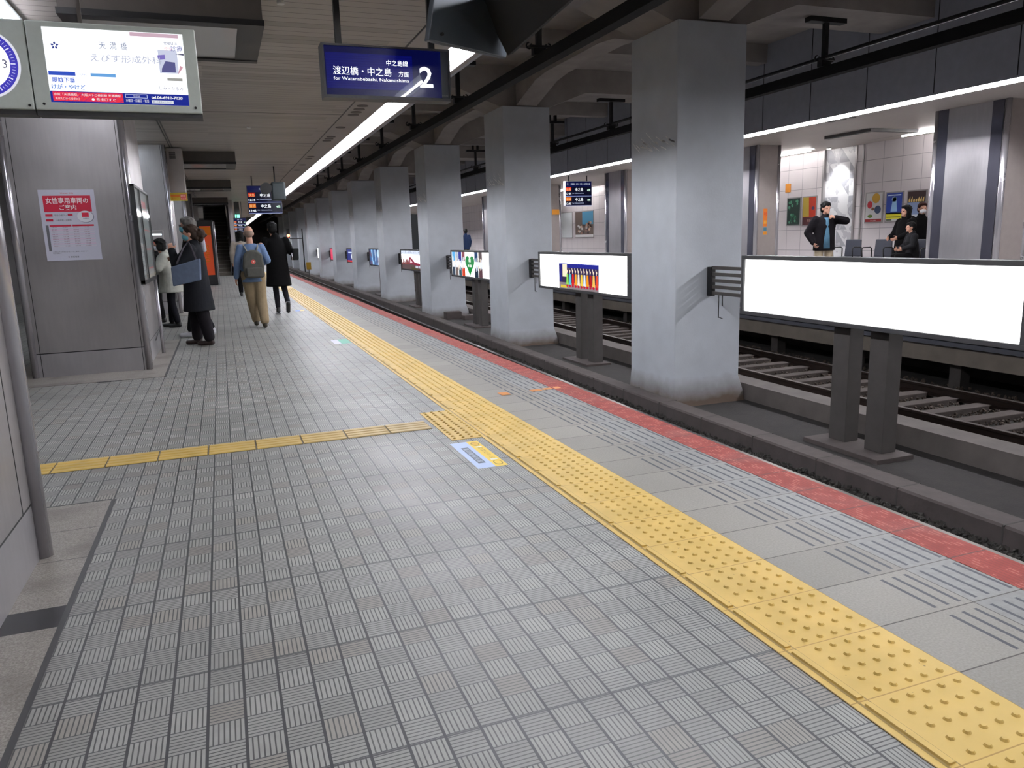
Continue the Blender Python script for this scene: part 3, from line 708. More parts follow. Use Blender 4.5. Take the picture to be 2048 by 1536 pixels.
# ------------------------------------------------------------------ stainless columns on the near platform
def column(label, y0, y1, joint=None):
    x0, x1 = -1.96, -.87
    t = thing('stainless_column', label, 'column', ((x0+x1)/2, (y0+y1)/2, 0))
    b = MB(); b.box(x0+.02, x1, y0, y1, .262, 3.3); local(b.build('cladding', m_steel2, t))
    b = MB(); b.box(x0+.02, x1-.001, y0+.001, y1-.001, .252, .262); 
    if joint:
        for q in joint: b.box(x1-.005, x1+.0012, q, q+.008, .262, 3.3)
    for (px, py) in ((x0+.065, y0), (x1-.045, y0)): b.box(px, px+.006, py-.0012, py+.01, .0, 3.3)
    local(b.build('seam', m_black, t))
    b = MB(); b.box(x0+.02, x1, y0, y1, .0, .252); local(b.build('plinth_panel', m_steel, t))
    for (px, py) in ((x0, y0+.012), (x1+.012, y0+.012 if y0 > 0 else y1+.012), (x0, y1-.012)):
        b = MB(); b.tube([(px, py, 0), (px, py, 3.3)], .036, 20); local(b.build('corner_pole', m_pole, t))
    return t
column('nearest stainless column cut off by the left edge of the view', -4.0, 3.70, [3.53])
column('stainless column carrying the red and white poster', 9.26, 11.3)
column('second stainless column behind the group of people', 16.86, 18.9)
column('third stainless column deeper down the platform', 24.45, 26.5)
column('farthest stainless column before the drinks machine', 32.05, 34.1)

# poster on the column
t = thing('notice_poster', 'white poster with a red banner on the stainless column', 'poster', (-1.45, 9.255, 1.6))
pw, ph = .515, .725
b = MB(); b.box(-1.70, -1.70+pw, 9.2545, 9.2595, 1.228, 1.228+ph); local(b.build('sheet', pmat((.80, .80, .86)), t))
c = Canvas((-1.70, 9.2543, 1.228), (1, 0, 0), (0, 0, 1)); RED = (.80, .12, .25); LP = (.92, .80, .86)
c.rect(.035, .50, .475, .665, RED); c.text('Women Only', .26, .682, .022, RED, 'CENTER')
for y in range(9): c.rect(.07, .335-.024*y-.0, .475, .347-.024*y, (.86, .78, .86) if y % 2 else (.84, .82, .87))
c.rect(.065, .350, .265, .368, RED); c.rect(.275, .350, .475, .368, RED); c.rect(.030, .10, .055, .365, (.42, .42, .45))
c.rect(.04, .455, .105, .478, RED); c.rect(.04, .405, .105, .428, RED); c.rect(.245, .46, .29, .48, RED); c.disc(.41, .448, .078, (.50, .52, .60), .062)
c.up(); c.disc(.406, .450, .075, (.90, .91, .94), .059); c.text('女性専用車両の', .255, .590, .064, WHITE, 'CENTER', width=.39, bold=.0008); c.text('ご案内', .255, .523, .056, WHITE, 'CENTER', bold=.0008)
c.text('平日の朝ラッシュ', .12, .458, .02, (.2, .2, .25)); c.text('八幡市駅〜淀屋橋', .13, .408, .018, (.2, .2, .25))
for y in range(9):
    for q, tx in enumerate(('特急 8:14', '7:32 全駅', '急行 8:02', '7:58 停車')): c.text(tx, .08+.1*q, .338-.024*y, .0125, (.45, .28, .36))
c.text('小学生以下の男性のお客さまもご乗車いただけます', .06, .085, .0135, (.35, .35, .4), width=.33); c.text('平日の始発から', .06, .07, .0115, (.35, .35, .4))
c.text('京阪電車', .26, .028, .02, (.25, .25, .3), 'CENTER'); c.rect(.2, .028, .206, .045, (.25, .25, .3))
c.up(); c.rect(.375, .445, .44, .490, RED); c.text('女性専用', .408, .425, .013, (.3, .2, .25), 'CENTER')
local(c.build('print', t))

# notice board on the right face of the poster column
t = thing('timetable_board', 'framed timetable board on thin steel legs beside the poster column', 'notice board', (-.80, 10.1, 0))
bx = -.79
b = MB()
for (a, c_) in ((9.02, 9.05), (9.60, 9.66), (10.67, 10.70)): b.box(bx-.03, bx+.012, a, c_, .96, 1.99)
b.box(bx-.03, bx+.012, 9.02, 10.70, 1.97, 1.995); b.box(bx-.03, bx+.012, 9.02, 10.70, .95, .99)
b.bm.transform(Matrix.Identity(4)); local(b.build('frame', m_black, t))
c = Canvas((bx-.012, 9.05, .99), (0, 1, 0), (0, 0, 1)); c.rect(0, 0, 1.62, .98, (.36, .38, .38)); c.up()
c.rect(.03, .05, .50, .40, (.62, .64, .64)); c.rect(.03, .45, .50, .94, (.40, .43, .42)); c.rect(.66, .04, 1.58, .94, (.42, .45, .44)); c.up()
for q in range(14): c.rect(.70, .10+.055*q, 1.54, .115+.055*q, (.42, .48, .47) if q % 4 else (.70, .25, .28))
c.rect(.72, .80, 1.4, .88, (.75, .25, .28)); c.rect(.05, .68, .46, .72, (.72, .22, .2))
for q in range(6): c.rect(.05, .09+.05*q, .46, .105+.05*q, (.5, .53, .53))
local(c.build('timetable_sheet', t))
b = MB(); b.box(bx+.004, bx+.008, 9.05, 10.67, .99, 1.97)
m_glass = bpy.data.materials.new('board_glass'); nt, N, Lk = nodes(m_glass); pb = N['Principled BSDF']; pb.inputs['Roughness'].default_value = .05; pb.inputs['Alpha'].default_value = .18; pb.inputs['Base Color'].default_value = (.7, .75, .75, 1)
local(b.build('glass_cover', m_glass, t))
for y in (10.62,):
    b = MB(); b.tube([(bx-.01, y, 0), (bx-.01, y, .96)], .022, 12); local(b.build('leg', m_pole, t))
b = MB(); b.tube([(bx-.05, 10.2, .22), (bx-.01, 10.62, .36)], .006, 6); local(b.build('brace', m_frame, t))

# emergency box, vent cabinet, yellow sign on the second column
t = thing('emergency_box', 'small steel emergency box with a red lamp on the second column', 'box', (-1.14, 16.8, 1.42))
b = MB(); b.box(-1.27, -1.02, 16.72, 16.855, 1.19, 1.66); cs = local(b.build('case', m_steel2, t, bevel=.006))
b = MB(); b.tube([(-1.13, 16.715, 1.42), (-1.13, 16.70, 1.42)], .075, 20); b.build('lamp', mat('red_lamp', (.75, .08, .07), .3, emit=.5), cs)
b = MB(); b.box(-1.25, -1.05, 16.714, 16.719, 1.57, 1.60); b.build('lit_slot', emat((.9, .97, 1), 3), cs)
t = thing('vent_cabinet', 'tall beige cabinet with a louvre grille hung beside the second column', 'cabinet', (-.70, 17.3, 2.4))
b = MB(); b.box(-.83, -.54, 17.2, 17.7, 2.42, 3.28); cs = local(b.build('case', m_beige, t, bevel=.008))
b = MB()
for q in range(7): b.box(-.775, -.66, 17.192, 17.201, 3.07+.021*q, 3.082+.021*q)
b.build('grille', m_black, cs)
t = thing('hanging_notice', 'small yellow and orange notice sign under the vent cabinet', 'sign', (-.69, 17.2, 2.35))
b = MB(); b.box(-.85, -.52, 17.19, 17.22, 2.25, 2.41); local(b.build('plate', pmat((.78, .68, .18)), t))
c = Canvas((-.85, 17.189, 2.25), (1, 0, 0), (0, 0, 1)); c.rect(.02, .075, .19, .125, (.85, .45, .12)); c.rect(.20, .02, .31, .13, (.85, .35, .35)); c.up(); c.text('乗車口', .03, .03, .045, (.82, .45, .1)); c.text('防犯', .21, .08, .045, (1, .9, .8)); c.text('カメラ', .205, .03, .035, (1, .9, .8)); local(c.build('print', t))

# ------------------------------------------------------------------ hanging LCD and clock housing
t = thing('information_display', 'hanging lit screen with a clinic advertisement beside the clock, top left', 'screen', (-.44, 5.1, 2.4))
m_lcdh = mat('sage_grey_display_housing', (.80, .83, .80), .5, noise=.04, nscale=30)
X = lambda q: q
b = MB(); b.box(-.868, -.02, 5.0, 5.16, 2.095, 2.555); hs = local(b.build('housing', m_lcdh, t, bevel=.006))
b = MB(); b.box(-.868, -.02, 5.02, 5.14, 2.07, 2.095); local(b.build('lower_rim', m_frame, t))
for (a, z) in ((-.825, 2.125), (-.055, 2.125)):
    b = MB(); b.tube([(a, 5.0, z), (a, 4.992, z)], .007, 8); b.build('screw', m_black, hs)
b = MB(); b.box(-.62, -.60, 5.08, 5.10, 2.555, 3.3); local(b.build('hanger_rod', mat('brown_grey_casing', (.30, .275, .255), .6, noise=.1), t))
c = Canvas((-.790, 4.9985, 2.135), (1, 0, 0), (0, 0, 1), .95); w, h = .703, .389
c.rect(0, 0, w, h, (.98, .985, 1), 1.15); c.up(); c.rect(0, 0, w, .060, (.12, .17, .55), 1.0); c.rect(.012, .008, .36, .056, (.98, .22, .20), 1.0)
c.rect(.005, .142, .135, .162, (.20, .32, .75)); c.rect(.21, .142, .335, .159, (.42, .65, .88)); c.rect(.60, .135, .68, .150, (.62, .62, .60)); c.rect(.565, .175, .665, .30, (.80, .82, .90)); c.rect(.43, .366, .68, .386, (.80, .68, .74))
c.up(); DB = (.22, .28, .62)
for q in range(5):
    an = 2*PI*q/5+.3; ca, sa = math.cos(an), math.sin(an); u0, v0 = .052, .295
    c.poly([(u0+ca*.004, v0+sa*.004), (u0+ca*.012-sa*.006, v0+sa*.012+ca*.006), (u0+ca*.022, v0+sa*.022), (u0+ca*.012+sa*.006, v0+sa*.012-ca*.006)], (.2, .25, .55))
c.poly([(.575, .18), (.65, .18), (.65, .235), (.60, .24), (.578, .20)], (.36, .36, .55)); c.poly([(.56, .27), (.60, .275), (.60, .25), (.565, .245)], (.5, .45, .75)); c.poly([(.66, .17), (.69, .21), (.675, .22)], (.8, .6, .65))
c.poly([(.655, .28), (.70, .275), (.70, .285)], (.35, .35, .45))
PALE = (.52, .56, .66)
c.text('天  満  橋', .34, .292, .044, PALE, 'CENTER', width=.14); c.text('えびす形成外科', .40, .225, .044, (.70, .72, .80), 'CENTER', width=.36); c.text('金曜日は', .635, .330, .018, (.35, .38, .5), 'CENTER'); c.text('診療', .665, .298, .032, (.30, .32, .62), 'CENTER'); c.text('夜も', .62, .30, .022, (.98, .75, .75), 'CENTER')
c.text('CLINIC', .172, .146, .013, (.6, .65, .8), 'CENTER'); c.text('眼瞼下垂', .02, .108, .028, (.25, .40, .80), bold=.0006); c.text('けが・やけど', .012, .072, .028, (.35, .52, .82), bold=.0006); c.text('しみ・たるみ', .68, .085, .022, (.55, .55, .6), 'RIGHT')
c.text('京阪「天満橋駅」 大阪メトロ谷町線 天満橋駅', .018, .037, .0145, WHITE, width=.33); c.text('東改札口から徒歩3分', .022, .016, .014, (1, .9, .88), width=.12); c.text('● 号出口すぐ', .20, .014, .018, WHITE, width=.12)
c.rect(.372, .035, .485, .055, (.85, .88, 1)); c.rect(.505, .008, .62, .026, (.85, .87, .9)); c.text('tel.06-6910-7020', .505, .034, .021, WHITE, width=.165, bold=.0006); c.text('水曜日・日曜日・祝日', .372, .014, .0165, WHITE, width=.118)
c.up(); c.rect(.374, .037, .483, .053, (.12, .17, .55), 1.0); c.text('休診日', .43, .040, .012, WHITE, 'CENTER')
c.text('詳しくはホームページ', .51, .012, .011, (.2, .25, .45), width=.10)
local(c.build('lit_screen', t))
t = thing('platform_clock', 'round analogue clock with a blue ring cut off at the left edge', 'clock', (-1.09, 5.08, 2.33))
b = MB(); b.box(-1.31, -.874, 5.0, 5.16, 2.095, 2.555); hs = local(b.build('housing', m_lcdh, t, bevel=.006))
b = MB(); b.box(-1.31, -.874, 5.02, 5.14, 2.07, 2.095); local(b.build('lower_rim', m_frame, t))
b = MB(); b.tube([(-.895, 5.0, 2.115), (-.895, 4.992, 2.115)], .007, 8); b.build('screw', m_black, hs)
b = MB(); b.box(-1.12, -1.06, 5.05, 5.1, 2.555, 3.3); local(b.build('hanger_rod', m_black, t))
c = Canvas((-1.093, 4.9985, 2.325), (1, 0, 0), (0, 0, 1), .9)
c.disc(0, 0, .182, (.88, .88, .93), n=48); c.up(); c.disc(0, 0, .170, (.26, .24, .72), n=48); c.up(); c.disc(0, 0, .133, (.98, .98, 1), n=48, e=1.4)
for q in range(60):
    a = 2*PI*q/60; ca, sa = math.cos(a), math.sin(a); r0, wd = (.136, .0028) if q % 5 == 0 else (.143, .001); r1_ = .158
    c.poly([(ca*r0-sa*wd, sa*r0+ca*wd), (ca*r1_-sa*wd, sa*r1_+ca*wd), (ca*r1_+sa*wd, sa*r1_-ca*wd), (ca*r0+sa*wd, sa*r0-ca*wd)], (.9, .9, 1))
c.up()
for q in (2, 5, 8, 11):
    a = PI/2-2*PI*(q+1)/12; c.text(str(q+1), .108*math.cos(a), .108*math.sin(a)-.022, .062, (.35, .35, .45), 'CENTER')
c.poly([(-.003, 0), (.003, 0), (.003, .1), (-.003, .1)], (.1, .1, .12)); c.poly([(0, -.004), (0, .004), (-.065, .03), (-.066, .022)], (.1, .1, .12))
local(c.build('dial', t))

# ------------------------------------------------------------------ destination sign "2"
t = thing('destination_sign', 'dark blue hanging sign with a large white 2 for Watanabebashi', 'sign', (1.31, 6.05, 2.5))
x0, x1, z0, z1 = .825, 1.80, 2.385, 2.765
m_sf = mat('dark_sign_frame', (.27, .27, .28), .45)
b = MB(); b.box(x0, x1, 6.0, 6.14, z0, z0+.022); b.box(x0, x1, 6.0, 6.14, z1-.014, z1); b.box(x0, x0+.02, 6.0, 6.14, z0+.02, z1-.014); b.box(x1-.012, x1, 6.0, 6.14, z0+.022, z1-.014); b.box(x0+.02, x1-.012, 6.02, 6.13, z0+.022, z1-.014)
local(b.build('frame', m_sf, t))
c = Canvas((x0+.02, 6.017, z0+.022), (1, 0, 0), (0, 0, 1), .55); w, h = .943, .344
c.rect(.0, 0, .885, h, (.035, .05, .30)); c.up(); c.rect(.01, h*.14, .66, h*.87, (.04, .06, .46)); c.up()
for q in range(14): c.rect(.01, h*.17+.0175*q, .66, h*.17+.0175*q+.0022, (.08, .11, .56))
c.up(); WT = (.97, .98, 1)
c.text('中之島線', .625, .225, .044, WT, 'RIGHT', e=1.6, width=.165); c.text('渡辺橋・中之島', .060, .150, .066, WT, 'LEFT', e=1.6, width=.435)
c.text('方面', .628, .150, .040, WT, 'RIGHT', e=1.6, width=.078); c.text('for Watanabebashi, Nakanoshima', .060, .108, .0335, WT, 'LEFT', e=1.6, width=.568)
c.text('2', .765, .080, .21, WT, 'CENTER', e=1.6, width=.105, bold=.003)
local(c.build('lit_face', t))
c = Canvas((x0+.905, 6.017, z0+.022), (1, 0, 0), (0, 0, 1)); c.rect(0, 0, .058, h, (.52, .55, .60)); c.up(); c.rect(.004, .014, .009, .028, WHITE); c.text('京阪電車', .012, .016, .010, WHITE); local(c.build('side_strip', t))
m_gl = bpy.data.materials.new('sign_glass'); nt, N, Lk = nodes(m_gl)
for n in list(N):
    if n.type != 'OUTPUT_MATERIAL': N.remove(n)
tr = N.new('ShaderNodeBsdfTransparent'); gl = N.new('ShaderNodeBsdfGlossy'); gl.inputs['Roughness'].default_value = .02; fr = N.new('ShaderNodeFresnel'); fr.inputs[0].default_value = 1.33
mx = N.new('ShaderNodeMixShader'); Lk.new(fr.outputs[0], mx.inputs[0]); Lk.new(tr.outputs[0], mx.inputs[1]); Lk.new(gl.outputs[0], mx.inputs[2]); Lk.new(mx.outputs[0], N['Material Output'].inputs[0])
b = MB(); b.face([(x0+.02, 6.006, z0+.022), (x1-.012, 6.006, z0+.022), (x1-.012, 6.006, z1-.014), (x0+.02, 6.006, z1-.014)]); local(b.build('glass_cover', m_gl, t, recalc=False))
for px in (.965, 1.675):
    b = MB(); b.box(px-.022, px+.022, 6.05, 6.09, z1, 3.3); local(b.build('hanger_rod', m_black, t))

# monitors over the platform edge (near and far copies)
t = thing('train_monitor', 'blue grey hood with a black screen back hanging by the near end of the light', 'monitor', (1.9, 5.5, 2.69))
m_mon = mat('blue_grey_monitor_case', (.26, .29, .32), .4, noise=.05)
b = MB(); b.prism([(1.489, 5.454, 2.69), (2.205, 5.832, 2.69), (2.30, 5.80, 3.29), (1.60, 5.43, 3.29)], (-.02, .05, 0)); local(b.build('back_plate', m_mon, t, bevel=.008))
b = MB(); b.prism([(2.191, 5.77, 2.69), (1.985, 5.77, 3.06), (1.92, 4.35, 3.10), (2.063, 4.37, 2.69)], (.05, 0, .02)); local(b.build('screen_back', m_soot, t, bevel=.008))
b = MB(); b.tube([(1.600, 5.505, 2.745), (1.604, 5.49, 2.745)], .012, 10); local(b.build('bolt', m_black, t))
b = MB(); b.box(2.06, 2.10, 5.0, 5.04, 3.0, 3.3); local(b.build('hanger_rod', m_black, t))
t = thing('train_monitor', 'small dark monitor with a round camera hanging before the departure board', 'monitor', (1.55, 21, 2.44))
b = MB(); b.box(-.17, .18, 0, .3, 0, .46); b.build('case', mat('dark_teal_case', (.13, .17, .18), .5), t, bevel=.04)
b = MB(); b.tube([(-.30, -.1, .30), (-.30, .22, .30)], .14, 20); b.build('camera', m_black, t)
b = MB(); b.box(-.08, -.05, .1, .13, .44, .86); b.build('hanger_rod', m_black, t)

# LED departure boards
def led_board(name, label, x0, x1, y, z0, z1, rows, side=None, header=None):
    t = thing(name, label, 'departure board', ((x0+x1)/2, y, z0))
    b = MB(); b.box(x0, x1, y, y+.14, z0, z1); local(b.build('case', side or m_frame, t, bevel=.004))
    c = Canvas((x0+.012, y-.001, z0+.012), (1, 0, 0), (0, 0, 1), .8); w, h = x1-x0-.024, z1-z0-.024
    c.rect(0, 0, w, h, (.05, .07, .26)); c.up(); n = rows; hh = h*(.82 if header else .80)/n
    for q in range(n):
        v = h*.80-hh*(q+1)+ (0 if not header else .0)
        c.rect(0, v-.004, w, v+.004, (.75, .80, 1.)); c.rect(.01*w, v+hh*.1, w*.99, v+hh*.95, (.03, .04, .13)); c.up()
        c.rect(w*.02, v+hh*.52, w*.22, v+hh*.90, (.78, .15, .12) if q == 0 else (.85, .40, .12)); c.up()
        c.text('快急' if q % 2 == 0 else '普通', w*.12, v+hh*.58, hh*.28, (.98, .80, .5), 'CENTER'); c.text('12:%02d' % (35+10*q), w*.02, v+hh*.14, hh*.30, (.95, .97, 1), e=1.4)
        c.text('中之島', w*.52, v+hh*.52, hh*.36, (.97, .98, 1), 'CENTER', e=1.4, width=w*.30); c.text('for Nakanoshima', w*.26, v+hh*.25, hh*.14, (.8, .85, 1), width=w*.44); c.text('4両', w*.95, v+hh*.50, hh*.26, (.85, 1, .9), 'RIGHT', e=1.4)
        c.L -= 2
    c.up(); c.up()
    if header: c.text(header[0], w*.08, h*.845, h*.13, WT, e=1.4, bold=.002); c.text(header[1], w*.2, h*.86, h*.085, (.85, .9, 1), width=w*.74)
    else: c.text('先発・次発', w*.5, h*.86, h*.075, (.75, .78, .85), 'CENTER')
    local(c.build('lit_screen', t))
    for px in (x0+.16, x1-.16):
        b = MB(); b.box(px-.015, px+.015, y+.05, y+.08, z1, 3.3); local(b.build('hanger_rod', m_frame, t))
    return t
led_board('departure_board', 'blue departure board over the walkers on the near platform', .885, 1.845, 24, 2.22, 3.02, 2)
led_board('departure_board', 'small distant blue departure board beyond the first one', .70, 1.25, 38, 1.95, 2.56, 3)
led_board('departure_board', 'departure board numbered 1 hanging over the far platform', 11.05, 12.05, 24, 2.30, 3.12, 2, pmat((.9, .9, .92)), ('1', '淀屋橋・北浜・三条・出町柳方面'))
# exit sign
t = thing('exit_sign', 'small glowing green exit sign at the end of the ceiling', 'sign', (.9, 38.2, 2.6))
b = MB(); b.box(.80, 1.0, 38.2, 38.26, 2.58, 2.72); local(b.build('lit_box', emat((.45, .95, .75), 3), t)); b = MB(); b.box(.79, 1.01, 38.26, 38.3, 2.57, 3.3); local(b.build('case', m_frame, t))

# dropped ceiling ducts with glossy panels
def drop_box(y0, y1, label):
    t = thing('ceiling_drop_box', label, 'ceiling fixture', (-.2, (y0+y1)/2, 3.05)); x0, x1 = -.95, .49
    b = MB(); b.box(x0, x1, y0+.02, y1-.02, 3.07, 3.3); local(b.build('casing', mat('brown_grey_casing', (.30, .275, .255), .6, noise=.1), t))
    b = MB(); b.box(x0-.01, x1+.01, y0, y0+.13, 3.04, 3.085); b.box(x0-.01, x1+.01, y1-.10, y1, 3.04, 3.085); b.box(x1-.19, x1+.01, y0+.13, y1-.1, 3.045, 3.085); b.box(x0-.01, x0+.12, y0+.13, y1-.1, 3.045, 3.085); local(b.build('rim', m_black, t))
    b = MB(); b.box(x0+.12, x1-.19, y0+.13, y1-.1, 3.055, 3.07); local(b.build('panel', mat('glossy_grey_panel', (.72, .72, .72), .12), t))
drop_box(6.75, 8.11, 'black rimmed box with a grey panel dropped from the ceiling, nearest above the screen')
drop_box(17.85, 19.15, 'black rimmed ceiling box beyond the first stretch of slats, second in line')
drop_box(25.5, 26.75, 'black rimmed ceiling box above the standing group, third in line')
drop_box(34.6, 35.8, 'farthest black rimmed ceiling box in line before the stairs')
# speakers and sensors in the smooth ceiling margin
m_spk = mat('ceiling_speaker_mesh', (.40, .38, .37), .7)
for i, y in enumerate((11.8, 12.1, 12.38, 12.65, 14.03, 15.27, 15.57, 15.88, 18.75, 19.2, 20.69, 22.2)):
    b = MB(); b.tube([(2.17, y, 3.292), (2.17, y, 3.3)], .085, 20); tag(b.build('ceiling_vent', m_spk), 'small round dark vent in the ceiling margin beside the light strip', 'ceiling vent', 'round vents beside the light strip')
for (x, y, l) in ((.66, 6.98, 'small sprinkler cap on the ceiling nearest the blue sign'), (.65, 14.2, 'tiny pale ceiling sensor beyond the slatted stretch')):
    b = MB(); b.tube([(x, y, 3.275), (x, y, 3.3)], .03, 14); tag(b.build('ceiling_sensor', m_trough), l, 'sensor')
for i, (x, y) in enumerate(((11.07, 11.44), (11.08, 11.68), (11.06, 11.93))):
    b = MB(); b.tube([(x, y, 3.292), (x, y, 3.3)], .07, 16); tag(b.build('ceiling_vent', m_spk), 'round vent in the far platform ceiling behind its light strip', 'ceiling vent', 'round vents in the far ceiling')
t = thing('ceiling_hatch', 'large square recess with dark rim in the far platform ceiling', 'ceiling fixture', (13.3, 13.2, 3.25))
b = MB(); b.box(12.7, 14.0, 12.6, 13.9, 3.24, 3.3); local(b.build('rim', m_frame, t)); b = MB(); b.box(12.78, 13.92, 12.68, 13.82, 3.232, 3.24); local(b.build('panel', m_fceil, t))

# ------------------------------------------------------------------ floor stickers
t = thing('floor_sticker', 'light blue and yellow boarding position sticker beside the tactile strip', 'sticker', (1.39, 4.4, 0))
c = Canvas((1.297, 4.095, .0006), (1, 0, 0), (0, 1, 0)); c.rect(0, 0, .112, .605, (.72, .79, .92)); c.rect(.112, 0, .188, .605, (.93, .80, .28)); c.up()
c.rect(.035, .10, .082, .47, (.36, .40, .48)); c.disc(.15, .075, .027, (.62, .52, .12), .048); c.disc(.15, .53, .027, (.62, .52, .12), .048); c.up()
c.disc(.15, .075, .021, (.93, .80, .28), .039); c.disc(.15, .53, .021, (.88, .70, .2), .039); c.text('整列乗車位置', .07, .12, .036, (.75, .79, .86), width=.33, rot=PI/2); c.text('① のりば ②', .165, .17, .036, (.62, .5, .15), width=.27, rot=PI/2)
c.rect(.128, .135, .172, .16, (.95, .95, .9)); c.rect(.128, .44, .172, .465, (.95, .95, .9))
local(c.build('print', t))
def mark(label, quads):
    c = Canvas((0, 0, .0022), (1, 0, 0), (0, 1, 0))
    for (a, b_, a1, b1, col) in quads: c.rect(a, b_, a1, b1, col)
    tag(c.build('floor_marking'), label, 'marking')
OR = (.80, .52, .25)
mark('short orange square mark on the slab beyond the yellow strip', [(2.14, 6.0, 2.225, 6.13, OR)])
mark('orange broken dash reaching across to the red edge', [(2.43, 6.03, 2.53, 6.11, OR), (2.55, 6.05, 2.64, 6.12, OR), (2.66, 6.05, 2.72, 6.13, OR)])
mark('green and white floor sticker beside the strip in the mid distance', [(1.31, 10.25, 1.40, 10.68, (.80, .80, .88)), (1.40, 10.22, 1.53, 10.70, (.30, .66, .55))])
mark('small blue and yellow floor sticker by the dark coated walker', [(1.30, 15.75, 1.39, 15.95, (.25, .50, .85)), (1.39, 15.75, 1.47, 15.95, (.92, .80, .4))])
b = MB(); b.box(-1.30, -1.08, 8.60, 8.645, .0045, .006); tag(b.build('drain_slot', m_frame), 'small dark drain slot in the granite below the poster column', 'drain')

# ------------------------------------------------------------------ far platform columns
def far_col(label, y0, stickers=False):
    t = thing('far_column', label, 'column', (12.45, y0+.7, 0)); x0, x1, y1 = 12.14, 12.86, y0+1.42
    b = MB(); b.box(x0+.03, x1-.03, y0+.03, y1-.03, 0, 3.3); local(b.build('beige_cladding', m_beige, t))
    b = MB(); b.box(x0+.012, x0+.03, y0+.30, y1-.30, 0, 3.3); local(b.build('steel_face', m_steel, t))
    b = MB()
    for (a, c_) in ((y0+.10, y0+.30), (y1-.30, y1-.10)): b.box(x0+.014, x0+.03, a, c_, 0, 3.3)
    local(b.build('dark_steel_band', steel('dark_mirror_steel', (.40, .40, .45), .16), t))
    for (px, py) in ((x0+.05, y0+.05), (x0+.05, y1-.05), (x1-.05, y0+.05), (x1-.05, y1-.05)):
        b = MB(); b.tube([(px, py, 0), (px, py, 3.3)], .05, 20); local(b.build('corner_pole', m_pole, t))
    if stickers:
        c = Canvas((12.36, y0+.029, 1.2), (1, 0, 0), (0, 0, 1)); c.rect(.03, .20, .15, .62, (.90, .50, .18)); c.rect(.04, 0, .15, .08, (.90, .58, .15)); c.rect(.05, .10, .14, .17, (.25, .5, .6)); c.up(); c.text('号', .09, .45, .11, (.85, .2, .15), 'CENTER'); c.text('車', .09, .26, .1, (.95, .8, .3), 'CENTER'); local(c.build('sticker', t))
    return t
far_col('broad stainless column of the far platform at the right edge', 9.2)
far_col('beige far column with orange stickers just right of the nearest pillar', 15.45, True)
far_col('stainless far column behind the departure board numbered 1', 21.85)
far_col('distant far column with a small orange plate', 28.3)
far_col('most distant far column glimpsed between pillars', 34.7)
far_col('far platform column just outside the right edge', 2.9)

# posters on the far wall
def wall_poster(label, y0, y1, z0, z1, art, backing=(.85, .85, .85)):
    t = thing('wall_poster', label, 'poster', (14.93, (y0+y1)/2, z0))
    b = MB(); b.box(14.925, 14.95, y0, y1, z0, z1); local(b.build('frame', m_steel2, t, bevel=.004))
    c = Canvas((14.924, y1-.03, z0+.03), (0, -1, 0), (0, 0, 1)); w, h = y1-y0-.06, z1-z0-.06; c.rect(0, 0, w, h, backing); c.up(); art(c, w, h); local(c.build('print', t))
def p_white(c, w, h):
    c.disc(w*.62, h*.82, w*.24, (.80, .62, .20)); c.disc(w*.25, h*.60, w*.16, (.80, .20, .25), h*.13); c.disc(w*.75, h*.42, w*.2, (.25, .32, .45), h*.14); c.rect(0, 0, w, h*.10, (.65, .12, .15)); c.disc(w*.3, h*.20, w*.16, (.35, .45, .15), h*.06); c.up(); c.disc(w*.45, h*.45, w*.1, (.5, .3, .2), h*.05); c.text('春の山野草', w*.5, h*.02, h*.05, (.95, .9, .9), 'CENTER')
def p_blue(c, w, h):
    c.rect(0, h*.25, w, h, (.12, .25, .62)); c.rect(0, h*.08, w, h*.30, (.92, .88, .20)); c.up(); c.poly([(w*.3, h*.34), (w*.72, h*.34), (w*.62, h*.84), (w*.42, h*.84)], (.62, .80, .95)); c.disc(w*.5, h*.78, w*.16, (.75, .88, .98), h*.09); c.rect(w*.08, h*.90, w*.92, h*.94, (.8, .88, .95)); c.rect(w*.05, h*.13, w*.95, h*.16, (.35, .35, .12)); c.rect(w*.05, h*.02, w*.4, h*.07, (.3, .35, .2))
def p_night(c, w, h):
    c.rect(0, 0, w, h, (.55, .62, .78)); c.up(); c.rect(0, h*.62, w, h, (.20, .12, .12)); c.rect(0, 0, w, h*.2, (.85, .87, .9)); c.up(); rr = random.Random(2)
    for q in range(7): c.poly([(w*(.05+.13*q), h*.64), (w*(.14+.13*q), h*.64), (w*(.14+.13*q), h*(.74+.1*rr.random())), (w*(.05+.13*q), h*.72)], (.92, .80, .50))
def p_green(c, w, h):
    c.rect(0, 0, w, h, (.12, .20, .17)); c.up(); rr = random.Random(4)
    for q in range(26): c.disc(rr.uniform(.12, .88)*w, rr.uniform(.08, .92)*h, w*rr.uniform(.04, .1), rr.choice([(.2, .45, .33), (.35, .6, .48), (.1, .3, .22)]), n=8)
def p_red(c, w, h):
    c.rect(0, 0, w, h, (.72, .22, .13)); c.up(); c.poly([(0, h*.3), (w*.5, h*.3), (w*.45, h), (0, h)], (.72, .62, .25)); c.rect(0, 0, w, h*.28, (.30, .10, .12)); c.up(); c.disc(w*.8, h*.6, w*.12, (.25, .2, .35), h*.06); c.text('薪能', w*.5, h*.12, h*.1, (.7, .55, .5), 'CENTER')
def p_grey(c, w, h): c.rect(0, 0, w, h, (.88, .90, .91))
